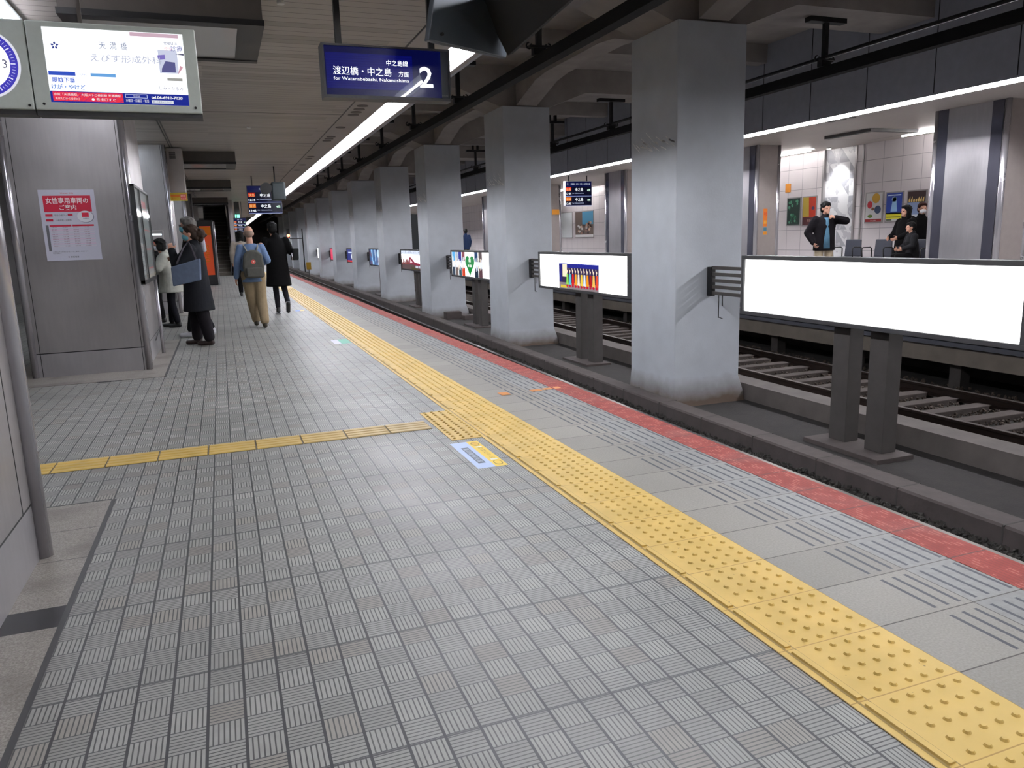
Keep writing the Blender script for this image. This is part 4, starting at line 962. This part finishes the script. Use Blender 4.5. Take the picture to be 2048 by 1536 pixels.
def p_people(c, w, h):
    c.rect(0, 0, w, h, (.42, .36, .33)); c.up(); c.rect(w*.4, h*.5, w, h, (.30, .55, .68)); c.rect(0, 0, w, h*.1, (.9, .9, .9)); rr = random.Random(6); c.up()
    for q in range(22): c.disc(rr.uniform(.08, .92)*w, rr.uniform(.15, .6)*h, w*.06, rr.choice([(.85, .72, .62), (.25, .18, .18), (.85, .85, .85), (.6, .45, .4)]), h*.05, n=8)
wall_poster('poster with gold and red blossoms on white, right of the pattern panel', 14.30, 14.85, 1.40, 2.14, p_white)
wall_poster('blue fountain poster with a yellow foot', 13.72, 14.23, 1.40, 2.11, p_blue)
wall_poster('dark topped night view poster behind the waiting women', 13.08, 13.62, 1.40, 2.11, p_night)
wall_poster('dark green leafy poster left of the man in the black jacket', 17.10, 17.66, 1.40, 2.17, p_green)
wall_poster('red and yellow poster beside the dark green one', 16.50, 17.04, 1.38, 2.17, p_red)
wall_poster('empty pale grey poster frame behind the departure board numbered 1', 31.7, 33.5, 1.2, 2.36, p_grey)
wall_poster('crowd photo poster beside the empty frame', 29.6, 31.4, 1.2, 2.34, p_people)
b = MB(); b.box(14.93, 14.95, 17.55, 17.75, 2.32, 2.55); tag(b.build('wall_plate', pmat((.85, .55, .2))), 'small orange plate above the green poster', 'sign')
b = MB(); b.box(12.45, 12.75, 28.28, 28.30, 2.15, 2.35); tag(b.build('wall_plate', pmat((.90, .60, .15))), 'small orange plate on a distant far column', 'sign')

# ------------------------------------------------------------------ seats on the far platform
m_seat = mat('charcoal_seat', (.24, .25, .29), .5)
def seat(label, x, y, rz=0):
    t = thing('platform_chair', label, 'chair', (x, y, 0), rz)
    b = MB(); b.box(-.22, .22, -.22, .22, .60, .66); b.build('seat', m_seat, t, bevel=.02)
    b = MB(); b.prism([(-.21, -.22, .66), (.21, -.22, .66), (.19, -.24, 1.04), (-.19, -.24, 1.04)], (0, -.04, 0)); b.build('backrest', m_seat, t, bevel=.015)
    for s_ in (-1, 1):
        b = MB(); b.tube([(s_*.25, -.2, .64), (s_*.25, -.2, .84), (s_*.25, -.15, .87), (s_*.25, .12, .87), (s_*.25, .17, .84), (s_*.25, .14, .64)], .013, 8); b.build('armrest', m_black, t)
    b = MB(); b.box(-.05, .05, -.05, .05, .04, .60); b.box(-.22, .22, -.18, .18, 0, .04); b.build('pedestal', m_frame, t)
    return t
seat('charcoal seat with loop armrests right of the man in the black jacket', 13.45, 13.85, math.radians(102))
seat('charcoal seat beside the waiting women by the far column', 13.45, 12.98, math.radians(102))
seat('charcoal seat under the sitting person', 12.98, 11.62, math.radians(102))

# ------------------------------------------------------------------ drinks machine, stairs at the far end
t = thing('drinks_machine', 'orange and black drinks vending machine at the far end of the columns', 'vending machine', (-.4, 30, 0))
mO = mat('orange_machine_panel', (.72, .25, .08), .4, emit=.25)
b = MB(); b.box(-.66, -.16, 28.4, 31.2, .0, 2.2); local(b.build('cabinet', m_black, t, bevel=.02))
b = MB(); b.box(-.60, -.24, 28.385, 28.4, .35, 2.0); local(b.build('front_panel', mO, t))
c = Canvas((-.60, 28.384, .35), (1, 0, 0), (0, 0, 1), .3); c.rect(.0, 1.35, .36, 1.62, (.80, .42, .10)); c.up(); c.text('Drinks', .25, .45, .22, (.90, .55, .15), rot=PI/2); local(c.build('lettering', t))
b = MB(); b.tube([(-.12, 28.3, .0), (-.12, 28.3, 1.5), (-.12, 28.3, 2.15)], .02, 8); local(b.build('edge_rail', m_pole, t))
t = thing('staircase', 'dark staircase climbing between rails at the far end of the platform', 'stairs', (.2, 38, 0))
m_step = mat('dark_stair_tread', (.40, .38, .35), .8, noise=.15)
b = MB()
for q in range(22): b.box(-.62, .45, 37+.3*q, 37.3+.3*q, 0, .165*(q+1))
stp = local(b.build('steps', m_step, t))
b = MB()
for q in range(22): b.box(-.62, .45, 36.995+.3*q, 37.03+.3*q, .165*(q+1)-.02, .165*(q+1)+.004)
b.build('nosing', mat('pale_nosing', (.62, .61, .58), .7), stp)
for px in (-.55, .40):
    b = MB(); b.tube([(px, 36.8, .0), (px, 36.8, .9), (px, 37.1, 1.0), (px, 43.4, 4.4)], .025, 8); local(b.build('handrail', m_pole, t))
b = MB(); b.box(.50, .68, 36.6, 43, 0, 3.3); tag(b.build('stair_side_wall', m_steel2), 'grey side wall right of the distant staircase', 'wall')
b = MB(); b.box(-2.0, -.75, 36.4, 37, 0, 3.3); tag(b.build('stair_side_wall', m_steel2), 'grey side wall left of the distant staircase', 'wall')
t = thing('signal', 'railway signal with a lit orange red lamp far down the pillars', 'signal', (5.2, 60, 2.2))
b = MB(); b.box(4.75, 4.98, 60, 60.25, 1.72, 2.42); local(b.build('head', m_black, t, bevel=.02)); b = MB(); b.box(4.8, 5.9, 60.1, 60.16, 1.66, 1.72); b.box(5.86, 5.93, 60.08, 60.18, -.95, 2.42); local(b.build('arm', m_black, t))
b = MB(); b.tube([(4.87, 59.99, 1.92), (4.87, 59.96, 1.92)], .10, 16); local(b.build('lamp', emat((1., .42, .25), 14), t))
t = thing('marker_post', 'yellow marker board on a short post by the distant kerb', 'sign', (5.5, 52, -.8))
b = MB(); b.box(5.2, 5.5, 52, 52.03, -.38, .10); local(b.build('plate', pmat((.70, .55, .10)), t)); b = MB(); b.box(5.33, 5.37, 52.03, 52.07, -1.05, -.3); local(b.build('post', m_frame, t))

# ------------------------------------------------------------------ people
SKIN = mat('skin', (.76, .57, .48), .55, noise=.04, nscale=20)
def hair_m(n, c): return mat('hair_'+n, c, .75, spec=.2, noise=.25, nscale=40, stretch=(1, 1, .2))
def cloth(n, c, r=.85): return mat('cloth_'+n, tuple(x*.92 for x in c), .95, noise=.12, nscale=14, bump=.35, bscale=18, spec=.12)
def cap(b, p0, p1, r0, r1, flat=1.0, seg=12):
    b.tube([p0, p1], r0, seg, r1, flat); b.ell(p0, r0, seg=seg); b.ell(p1, r1, seg=seg)
def limb(b, pts, rs, seg=12):
    for (p, q), (r, s_) in zip(zip(pts, pts[1:]), zip(rs, rs[1:])): cap(b, p, q, r, s_, seg=seg)
def hand(b, w, d, n, side=1, curl=.5, k=1.0):
    """palm, four fingers and a thumb from wrist w along d; n points out of the palm"""
    w, d, n = Vector(w), Vector(d).normalized(), Vector(n); n = (n-d*n.dot(d)).normalized(); s_ = d.cross(n)*side
    c = w+d*.045*k
    rot = Matrix((s_, d, n)).transposed().to_quaternion() if side > 0 else Matrix((-s_, d, n)).transposed().to_quaternion()
    b.ell(c, (.040*k, .050*k, .018*k), rot)
    for i, (off, l) in enumerate(((-.028, .068), (-.010, .076), (.009, .070), (.026, .054))):
        p = w+d*.082*k+s_*off*k; p1 = p+(d*math.cos(curl*.6)+n*math.sin(curl*.6))*l*.45*k; p2 = p1+(d*math.cos(curl*1.6)+n*math.sin(curl*1.6))*l*.55*k
        limb(b, [p, p1, p2], [.0095*k, .009*k, .0078*k], 8)
    p = w+d*.025*k-s_*.032*k; p1 = p+(d*.6-s_*.7+n*.3).normalized()*.035*k; p2 = p1+(d*.9-s_*.15+n*.4).normalized()*.03*k
    limb(b, [p, p1, p2], [.013*k, .0105*k, .009*k], 8)
DEF = dict(hipL=(-.09, 0, .90), hipR=(.09, 0, .90), kneeL=(-.10, .02, .49), kneeR=(.10, .02, .49), ankL=(-.10, -.02, .09), ankR=(.10, -.02, .09),
           shL=(-.18, 0, 1.38), shR=(.18, 0, 1.38), elL=(-.23, -.02, 1.12), elR=(.23, -.02, 1.12), wrL=(-.24, .06, .89), wrR=(.24, .06, .89), head=(0, .02, 1.575), toeL=0., toeR=0.)
def person(label, loc, rz, H, pose=None, top=None, trouser=None, shoe=None, hair=None, coat_hem=None, top_kind='shirt', hair_kind='short', mask=None, head_rz=0., fingers=.5, wide=1.0, glasses=False, hat_hood=None, legs_wide=1.0, seated=False):
    t = thing('person', label, 'person', loc, rz); k = H/1.70
    J = dict(DEF); J.update(pose or {}); V = {}
    for n_, v in J.items(): V[n_] = Vector(v)*k if isinstance(v, tuple) else v
    hd = V['head']; neck = (V['shL']+V['shR'])/2+Vector((0, 0, .03*k)); pel = (V['hipL']+V['hipR'])/2
    hr = Matrix.Rotation(head_rz, 3, 'Z')
    def hp(x, y, z): return hd+hr @ Vector((x, y, z))*k
    # body: one continuous surface
    b = MB(); q = (Matrix.Rotation(head_rz, 3, 'Z')).to_quaternion()
    b.ell(hp(0, -.008, .022), (.074*k, .094*k, .095*k), q, 20); b.ell(hp(0, .022, -.045), (.055*k, .066*k, .064*k), q, 16)
    b.ell(hp(0, .094, -.02), (.013*k, .018*k, .022*k), q); b.ell(hp(0, .082, -.055), (.022*k, .010*k, .007*k), q); b.ell(hp(0, .077, -.088), (.022*k, .018*k, .016*k), q)
    for s_ in (-1, 1): b.ell(hp(s_*.076, -.005, -.01), (.010*k, .020*k, .032*k), q); b.ell(hp(s_*.032, .083, .012), (.016*k, .006*k, .006*k), q)
    cap(b, neck-Vector((0, 0, .04*k)), hp(0, -.012, -.07), .055*k, .050*k)
    b.ell(neck-Vector((0, 0, .16*k)), (.155*k, .10*k, .17*k)); b.ell((pel+neck)/2, (.13*k, .09*k, .2*k)); b.ell(pel+Vector((0, 0, .02*k)), (.145*k, .10*k, .12*k))
    for s_ in 'LR':
        limb(b, [V['sh'+s_], V['el'+s_], V['wr'+s_]], [.05*k, .04*k, .027*k]); limb(b, [V['hip'+s_], V['knee'+s_], V['ank'+s_]], [.075*k, .052*k, .038*k])
        d = (V['wr'+s_]-V['el'+s_]).normalized(); sd = -1 if s_ == 'R' else 1
        hand(b, V['wr'+s_], d, Vector((1 if s_ == 'L' else -1, .2, 0)), sd, fingers, k)
    body = remesh(b, 'body', SKIN, t, .0095*k, 2)
    # eyes
    if not (glasses == 'none'):
        b = MB()
        for s_ in (-1, 1): b.ell(hp(s_*.032, .084, .002), (.011*k, .006*k, .006*k), q, 10)
        b.build('eyes', mat('dark_eye', (.08, .06, .06), .2), body)
    # trousers
    b = MB(); b.ell(pel+Vector((0, 0, .03*k)), (.155*k, .112*k, .12*k))
    lw = legs_wide
    for s_ in 'LR': limb(b, [V['hip'+s_], V['knee'+s_], V['ank'+s_]+Vector((0, 0, .035*k))], [.092*k*lw, .072*k*lw, .058*k*lw])
    remesh(b, 'trousers', trouser, t, .014*k, 3)
    for s_ in 'LR':
        b = MB(); a = V['ank'+s_]; p = V['toe'+s_]; dr = Vector((0, math.cos(p), -math.sin(p)))*k; upv = Vector((0, math.sin(p), math.cos(p)))*k
        cap(b, a-upv*.045-dr*.03, a-upv*.052+dr*.14, .040*k, .034*k); b.ell(a-upv*.01-dr*.01, (.042*k, .055*k, .05*k)); remesh(b, 'shoe', shoe, t, .011*k, 2)
        if isinstance(shoe, object) and 'sole' in J:
            pass
    # top / coat
    b = MB(); w = wide
    if coat_hem:
        z0 = coat_hem*k; zs = V['shL'][2]
        b.loft([(pel[0], pel[1], z0, .235*k*w, .19*k*w), (pel[0], pel[1], (z0+pel[2])/2, .215*k*w, .17*k*w), (pel[0], pel[1], pel[2]+.1*k, .19*k*w, .145*k*w), (neck[0], neck[1], zs-.18*k, .185*k*w, .135*k*w), (neck[0], neck[1], zs-.02*k, .17*k*w, .11*k*w), (neck[0], neck[1], zs+.045*k, .085*k, .08*k)])
    else:
        z0 = pel[2]-.12*k; zs = V['shL'][2]
        b.loft([(pel[0], pel[1], z0, .185*k*w, .135*k*w), (pel[0], pel[1], pel[2]+.1*k, .175*k*w, .13*k*w), ((neck[0]+pel[0])/2, (neck[1]+pel[1])/2, (zs+pel[2])/2+.05*k, .175*k*w, .13*k*w), (neck[0], neck[1], zs-.14*k, .185*k*w, .13*k*w), (neck[0], neck[1], zs-.02*k, .165*k*w, .10*k*w), (neck[0], neck[1], zs+.04*k, .08*k, .075*k)])
    sl = .072 if coat_hem or top_kind == 'jacket' else .062
    for s_ in 'LR':
        d = (V['wr'+s_]-V['el'+s_]).normalized()
        limb(b, [V['sh'+s_]-Vector((0, 0, .02*k)), V['el'+s_], V['wr'+s_]-d*.015*k], [(sl+.004)*k*w, sl*.92*k*w, sl*.72*k])
    if top_kind in ('jacket', 'coat'): cap(b, neck+Vector((0, -.01*k, 0)), neck+Vector((0, -.012*k, .03*k)), .085*k, .075*k)
    remesh(b, {'shirt': 'shirt', 'jacket': 'jacket', 'coat': 'coat'}[top_kind], top, t, .014*k, 3)
    # hair
    if hair:
        b = MB()
        if hair_kind == 'bald':
            b.ell(hp(0, -.02, .0), (.078*k, .090*k, .080*k), q, 18); o = remesh(b, 'hair', hair, t, .008*k, 2)
        else:
            b.ell(hp(0, -.022, .04), (.087*k, .100*k, .092*k), q, 18); b.ell(hp(0, -.05, -.01), (.084*k, .070*k, .085*k), q, 16); b.ell(hp(0, .045, .085), (.065*k, .045*k, .035*k), q, 12)
            rr = random.Random(int(H*100))
            for z in range(26):
                a = rr.uniform(0, 2*PI); e = rr.uniform(.1, 1.4); b.ell(hp(.085*math.cos(a)*math.cos(e), -.02+.095*math.sin(a)*math.cos(e), .035+.09*math.sin(e)), (.020*k, .020*k, .017*k), None, 8)
            if hair_kind == 'bun':
                b.ell(hp(0, -.135, .0), (.065*k, .07*k, .075*k), q); b.ell(hp(.02, -.13, -.07), (.05*k, .045*k, .05*k), q)
                for z in range(30): b.ell(hp(rr.uniform(-.06, .06), -.14+rr.uniform(-.06, .05), rr.uniform(-.1, .06)), .024*k, None, 8)
            if hair_kind == 'long': b.ell(hp(0, -.055, -.10), (.085*k, .055*k, .13*k), q); [b.ell(hp(s_*.075, -.01, -.07), (.022*k, .05*k, .11*k), q) for s_ in (-1, 1)]
            if hair_kind == 'bob': b.ell(hp(0, -.05, -.05), (.085*k, .065*k, .09*k), q); [b.ell(hp(s_*.075, .005, -.03), (.02*k, .05*k, .075*k), q) for s_ in (-1, 1)]
            remesh(b, 'hair', hair, t, .009*k, 1)
    if mask:
        b = MB(); b.ell(hp(0, .045, -.052), (.062*k, .062*k, .048*k), q, 18); b.ell(hp(0, .09, -.04), (.035*k, .022*k, .035*k), q, 12); remesh(b, 'face_mask', mask, t, .009*k, 2)
    if glasses is True:
        b = MB()
        for s_ in (-1, 1): b.tube([hp(s_*.034+.024*math.cos(a), .099, .006+.018*math.sin(a)) for a in [2*PI*i/10 for i in range(11)]], .0028*k, 6); b.tube([hp(s_*.06, .095, .008), hp(s_*.08, -.01, .008)], .0028*k, 5)
        b.build('glasses', m_black, t)
    t['_k'] = k
    return t, V, k
c_black, c_dark = cloth('black', (.055, .052, .056)), cloth('charcoal_coat', (.12, .125, .14))
shoe_dark = mat('dark_leather_shoe', (.16, .10, .09), .4, noise=.2); shoe_black = mat('black_shoe', (.07, .07, .07), .4); shoe_white = mat('pale_sneaker', (.72, .72, .74), .5)
h_black = hair_m('black', (.04, .036, .036)); h_brown = hair_m('brown', (.19, .14, .11)); h_grey = hair_m('grey', (.40, .39, .38))
def bag_strap(t, pts, r, m, name='strap'):
    b = MB(); b.tube(pts, r, 8, flat=.35); return b.build(name, m, t)

# man in blue shirt with backpack
t, V, k = person('person walking away in a blue shirt with a grey backpack and khaki trousers', (.46, 13.05, 0), math.radians(3), 1.62,
    dict(shL=(-.165, 0, 1.38), shR=(.165, 0, 1.38), head=(-.01, .03, 1.59), kneeL=(-.05, .10, .50), ankL=(.0, .20, .10), kneeR=(.10, .02, .49), ankR=(.11, -.12, .09), elL=(-.235, -.03, 1.12), wrL=(-.27, .04, .86), elR=(.25, -.05, 1.13), wrR=(.20, .16, 1.08), hipL=(-.085, 0, .9), hipR=(.085, 0, .9)),
    cloth('denim_blue', (.44, .53, .67)), cloth('khaki', (.61, .54, .43)), mat('brown_shoe', (.22, .20, .15), .6), hair_m('thin_grey', (.55, .47, .42)), hair_kind='bald', legs_wide=1.28, wide=1.0)
bp = cloth('backpack_canvas', (.36, .36, .34)); bp2 = cloth('backpack_strap', (.52, .51, .48))
b = MB(); b.prism([(-.115, -.13, .90), (.125, -.13, .90), (.135, -.13, 1.05), (.115, -.13, 1.22), (.05, -.13, 1.27), (-.05, -.13, 1.27), (-.11, -.13, 1.22), (-.13, -.13, 1.05)], (0, -.12, 0))
pk = thing('backpack', 'square grey backpack with a round red badge on the blue shirted walker', 'bag', (.46, 13.05, 0), math.radians(3))
BT = Matrix.Translation((0, 0, 1.10*k)) @ Matrix.Diagonal((1.3*k, k*.98, 1.22*k, 1)) @ Matrix.Translation((0, 0, -1.10))
b.bm.transform(BT); o = b.build('main_compartment', bp, pk, bevel=.03)
b = MB(); b.prism([(-.09, -.25, .91), (.10, -.25, .91), (.105, -.25, 1.04), (-.095, -.25, 1.04)], (0, -.045, 0)); b.bm.transform(BT); b.build('front_pocket', bp, o, bevel=.02)
for s_ in (-1, 1): bag_strap(pk, [Vector(p)*k for p in ((s_*.06, -.15, 1.24), (s_*.10, -.10, 1.36), (s_*.12, .0, 1.405), (s_*.13, .09, 1.33), (s_*.14, .12, 1.15), (s_*.14, .0, 1.0), (s_*.12, -.13, .93))], .018, bp2)
bag_strap(pk, [Vector(p)*k for p in ((-.05, -.20, 1.25), (-.04, -.20, 1.31), (.04, -.20, 1.31), (.05, -.20, 1.25))], .009, bp2, 'top_handle')
c = Canvas((0, -.252*k*.98, 1.12*k), (1, 0, 0), (0, 0, 1)); c.disc(0, 0, .034, (.86, .42, .38)); c.up(); c.disc(0, 0, .027, (.80, .25, .22)); c.up(); c.disc(.004, .002, .013, (.93, .78, .72), .009); c.build('badge', o)
# woman in black coat
t, V, k = person('person walking away in a long black coat with dark trousers', (1.0, 15.4, 0), math.radians(2), 1.74,
    dict(kneeL=(-.06, .06, .50), ankL=(-.05, .03, .10), kneeR=(.09, .04, .50), ankR=(.11, -.20, .20), toeR=1.0, elL=(-.25, .02, 1.15), wrL=(-.18, .2, 1.12), elR=(.26, -.04, 1.15), wrR=(.22, .14, 1.22), head=(-.04, .02, 1.58)),
    c_black, cloth('dark_grey_trousers', (.15, .15, .17)), shoe_black, h_black, coat_hem=.52, top_kind='coat', legs_wide=.8)
for (x, y, z, a) in ((V['ankL'][0], V['ankL'][1], .012, 0),):
    b = MB(); b.box(x-.04, x+.04, y-.07, y+.17, .002, .022); b.build('sole', shoe_white, t, bevel=.008)
b = MB(); b.prism([(V['ankR'][0]-.042, V['ankR'][1]-.075, V['ankR'][2]+.045), (V['ankR'][0]+.042, V['ankR'][1]-.075, V['ankR'][2]+.045), (V['ankR'][0]+.04, V['ankR'][1]+.03, V['ankR'][2]-.165), (V['ankR'][0]-.04, V['ankR'][1]+.03, V['ankR'][2]-.165)], (0, .012, 0)); b.build('sole', shoe_white, t)
sb = thing('shoulder_bag', 'black shoulder bag under the right arm of the black coated walker', 'bag', (1.0, 15.4, 0), math.radians(2))
b = MB(); b.prism([(.27, -.24, 1.02), (.27, .08, 1.02), (.29, .05, 1.24), (.29, -.20, 1.24)], (.11, 0, 0)); remesh(b, 'pouch', mat('black_leather_bag', (.045, .05, .05), .7, spec=.2), sb, .012, 4)
bag_strap(sb, [(.30, -.18, 1.18), (.25, -.10, 1.42), (.22, -.02, 1.45), (.25, .06, 1.40), (.30, .0, 1.2)], .012, m_black); b = MB(); b.tube([(.26, -.22, 1.16), (.265, -.225, 1.02)], .008, 6); b.build('chain', m_pole, sb)
# woman in dark coat with tote
t, V, k = person('person in a long charcoal coat with curly tied back hair reading the board', (-.34, 11.2, 0), math.radians(78), 1.62,
    dict(elL=(-.27, .17, 1.15), wrL=(-.13, .25, 1.36), elR=(.23, .02, 1.12), wrR=(.20, .18, 1.02), kneeL=(-.10, -.06, .49), kneeR=(.10, .08, .49), ankL=(-.10, -.12, .09), ankR=(.10, .09, .09)),
    c_dark, cloth('dark_plum_trousers', (.12, .11, .125)), shoe_dark, h_brown, coat_hem=.50, top_kind='coat', hair_kind='bun', legs_wide=1.3, mask=mat('teal_mask', (.36, .62, .68), .7), wide=1.12, head_rz=.1)
tb = thing('tote_bag', 'blue grey tote bag hanging from the arm of the person in the charcoal coat', 'bag', (-.34, 11.2, 0), math.radians(78))
m_tote = cloth('tote_blue_grey', (.42, .47, .56))
b = MB(); b.prism([(-.33, .20, .83), (-.33, -.15, .90), (-.34, -.17, 1.18), (-.34, .20, 1.08)], (-.07, 0, 0)); b.build('pouch', m_tote, tb, bevel=.015)
for dx in (0, -.05): bag_strap(tb, [(-.34+dx, -.12, 1.15), (-.27+dx*.4, -.05, 1.33), (-.22+dx*.3, -.01, 1.40), (-.26+dx*.4, .05, 1.32), (-.34+dx, .13, 1.12)], .011, mat('grey_strap', (.35, .33, .36), .8))
# man behind her
person('person with grey hair, glasses and a blue mask just behind the charcoal coat', (-.40, 12.35, 0), math.radians(84), 1.76, dict(elR=(.24, .04, 1.12), wrR=(.16, .22, 1.12), ankL=(-.10, .10, .09), ankR=(.10, -.14, .09)),
    c_black, cloth('black_trousers', (.09, .09, .10)), shoe_white, h_grey, top_kind='jacket', mask=mat('blue_mask', (.40, .68, .74), .7), glasses=True)
sc = thing('scarf', 'white scarf on the shoulder of the grey haired person', 'scarf', (-.40, 12.35, 0), math.radians(84))
b = MB(); limb(b, [(-.05, -.14, 1.50), (.10, -.15, 1.44), (.14, -.16, 1.28)], [.035, .04, .04]); remesh(b, 'cloth', cloth('white_scarf', (.78, .78, .82)), sc, .012, 2)
# white jacket
t, V, k = person('person in a white jacket and mask bending to the notice by the column', (-.83, 14.05, 0), math.radians(92), 1.52,
    dict(shL=(-.18, .06, 1.33), shR=(.18, .06, 1.33), head=(0, .12, 1.53), elL=(-.24, .18, 1.12), wrL=(-.18, .40, 1.08), elR=(.24, .12, 1.08), wrR=(.18, .34, 1.02), ankL=(-.1, -.05, .09), ankR=(.1, .05, .09)),
    cloth('off_white_jacket', (.72, .72, .68)), cloth('black_skirt', (.09, .09, .11)), shoe_black, h_black, top_kind='jacket', hair_kind='bob', mask=mat('white_mask', (.88, .88, .90), .7), wide=1.22, coat_hem=.66)
person('person in dark clothes half hidden behind the white jacket', (-1.10, 15.1, 0), math.radians(95), 1.45, dict(head=(0, .14, 1.50)), c_black, c_black, shoe_black, h_black, top_kind='jacket', wide=1.15)
person('distant person in a beige jacket walking ahead of the blue shirt', (.52, 21.5, 0), 0, 1.70, None, cloth('beige_jacket', (.66, .62, .58)), c_black, shoe_black, h_black, top_kind='jacket', hair_kind='long', wide=1.1)
# far platform people
person('person with a black jacket and beige trousers holding a hand near the chin', (12.0, 13.0, 0), math.radians(158), 1.86,
    dict(elL=(-.36, .10, 1.33), wrL=(-.10, .22, 1.40), elR=(.30, -.06, 1.12), wrR=(.22, .05, .92), head=(.0, .02, 1.575)), cloth('black_puffer', (.09, .08, .095)), cloth('beige_trousers', (.74, .68, .58)), shoe_black, h_black, top_kind='jacket', wide=1.12, head_rz=math.radians(14), fingers=1.2)
jk = [o for o in bpy.data.objects if o.name.startswith('person') and o.get('label', '').startswith('person with a black jacket and beige')][0]
b = MB(); b.loft([(0, .075, .90, .12, .10), (0, .078, 1.15, .085, .10), (0, .07, 1.40, .075, .085), (0, .05, 1.53, .065, .065)], 16); b.build('inner_shirt', cloth('teal_blue_shirt', (.36, .52, .62)), jk, smooth=True)
person('person in a black hooded coat standing side on by the far column', (13.55, 12.35, 0), math.radians(80), 1.74, dict(elL=(-.22, .08, 1.12), wrL=(-.14, .26, 1.05), elR=(.22, .08, 1.12), wrR=(.14, .26, 1.05)), c_black, c_black, shoe_black, h_black, top_kind='coat', hair_kind='long', coat_hem=.55, wide=1.12)
person('person in black with a white mask half hidden by the far column', (14.2, 12.55, 0), math.radians(150), 1.80, None, c_black, c_black, shoe_black, hair_m('dark_red', (.20, .10, .09)), top_kind='jacket', hair_kind='short', mask=mat('white_mask', (.88, .88, .90), .7), wide=1.1)
person('person sitting on the charcoal seat with back turned', (12.93, 11.60, .20), math.radians(62), 1.42, dict(hipL=(-.09, -.02, .60), hipR=(.09, -.02, .60), kneeL=(-.12, .36, .62), kneeR=(.12, .36, .62), ankL=(-.12, .38, .15), ankR=(.12, .38, .15), shL=(-.18, .02, 1.10), shR=(.18, .02, 1.10), elL=(-.24, .08, .86), elR=(.24, .08, .86), wrL=(-.16, .26, .80), wrR=(.16, .26, .80), head=(0, .06, 1.30)), cloth('dark_grey_jumper', (.13, .13, .14)), c_black, shoe_black, h_black, top_kind='jacket', wide=1.05)
person('distant person in navy on the far platform between the second and third pillar', (11.22, 36, 0), math.radians(10), 1.78, None, cloth('navy_jacket', (.14, .20, .32)), c_black, shoe_black, h_black, top_kind='jacket')
for o in bpy.data.objects:
    if '_k' in o: del o['_k']
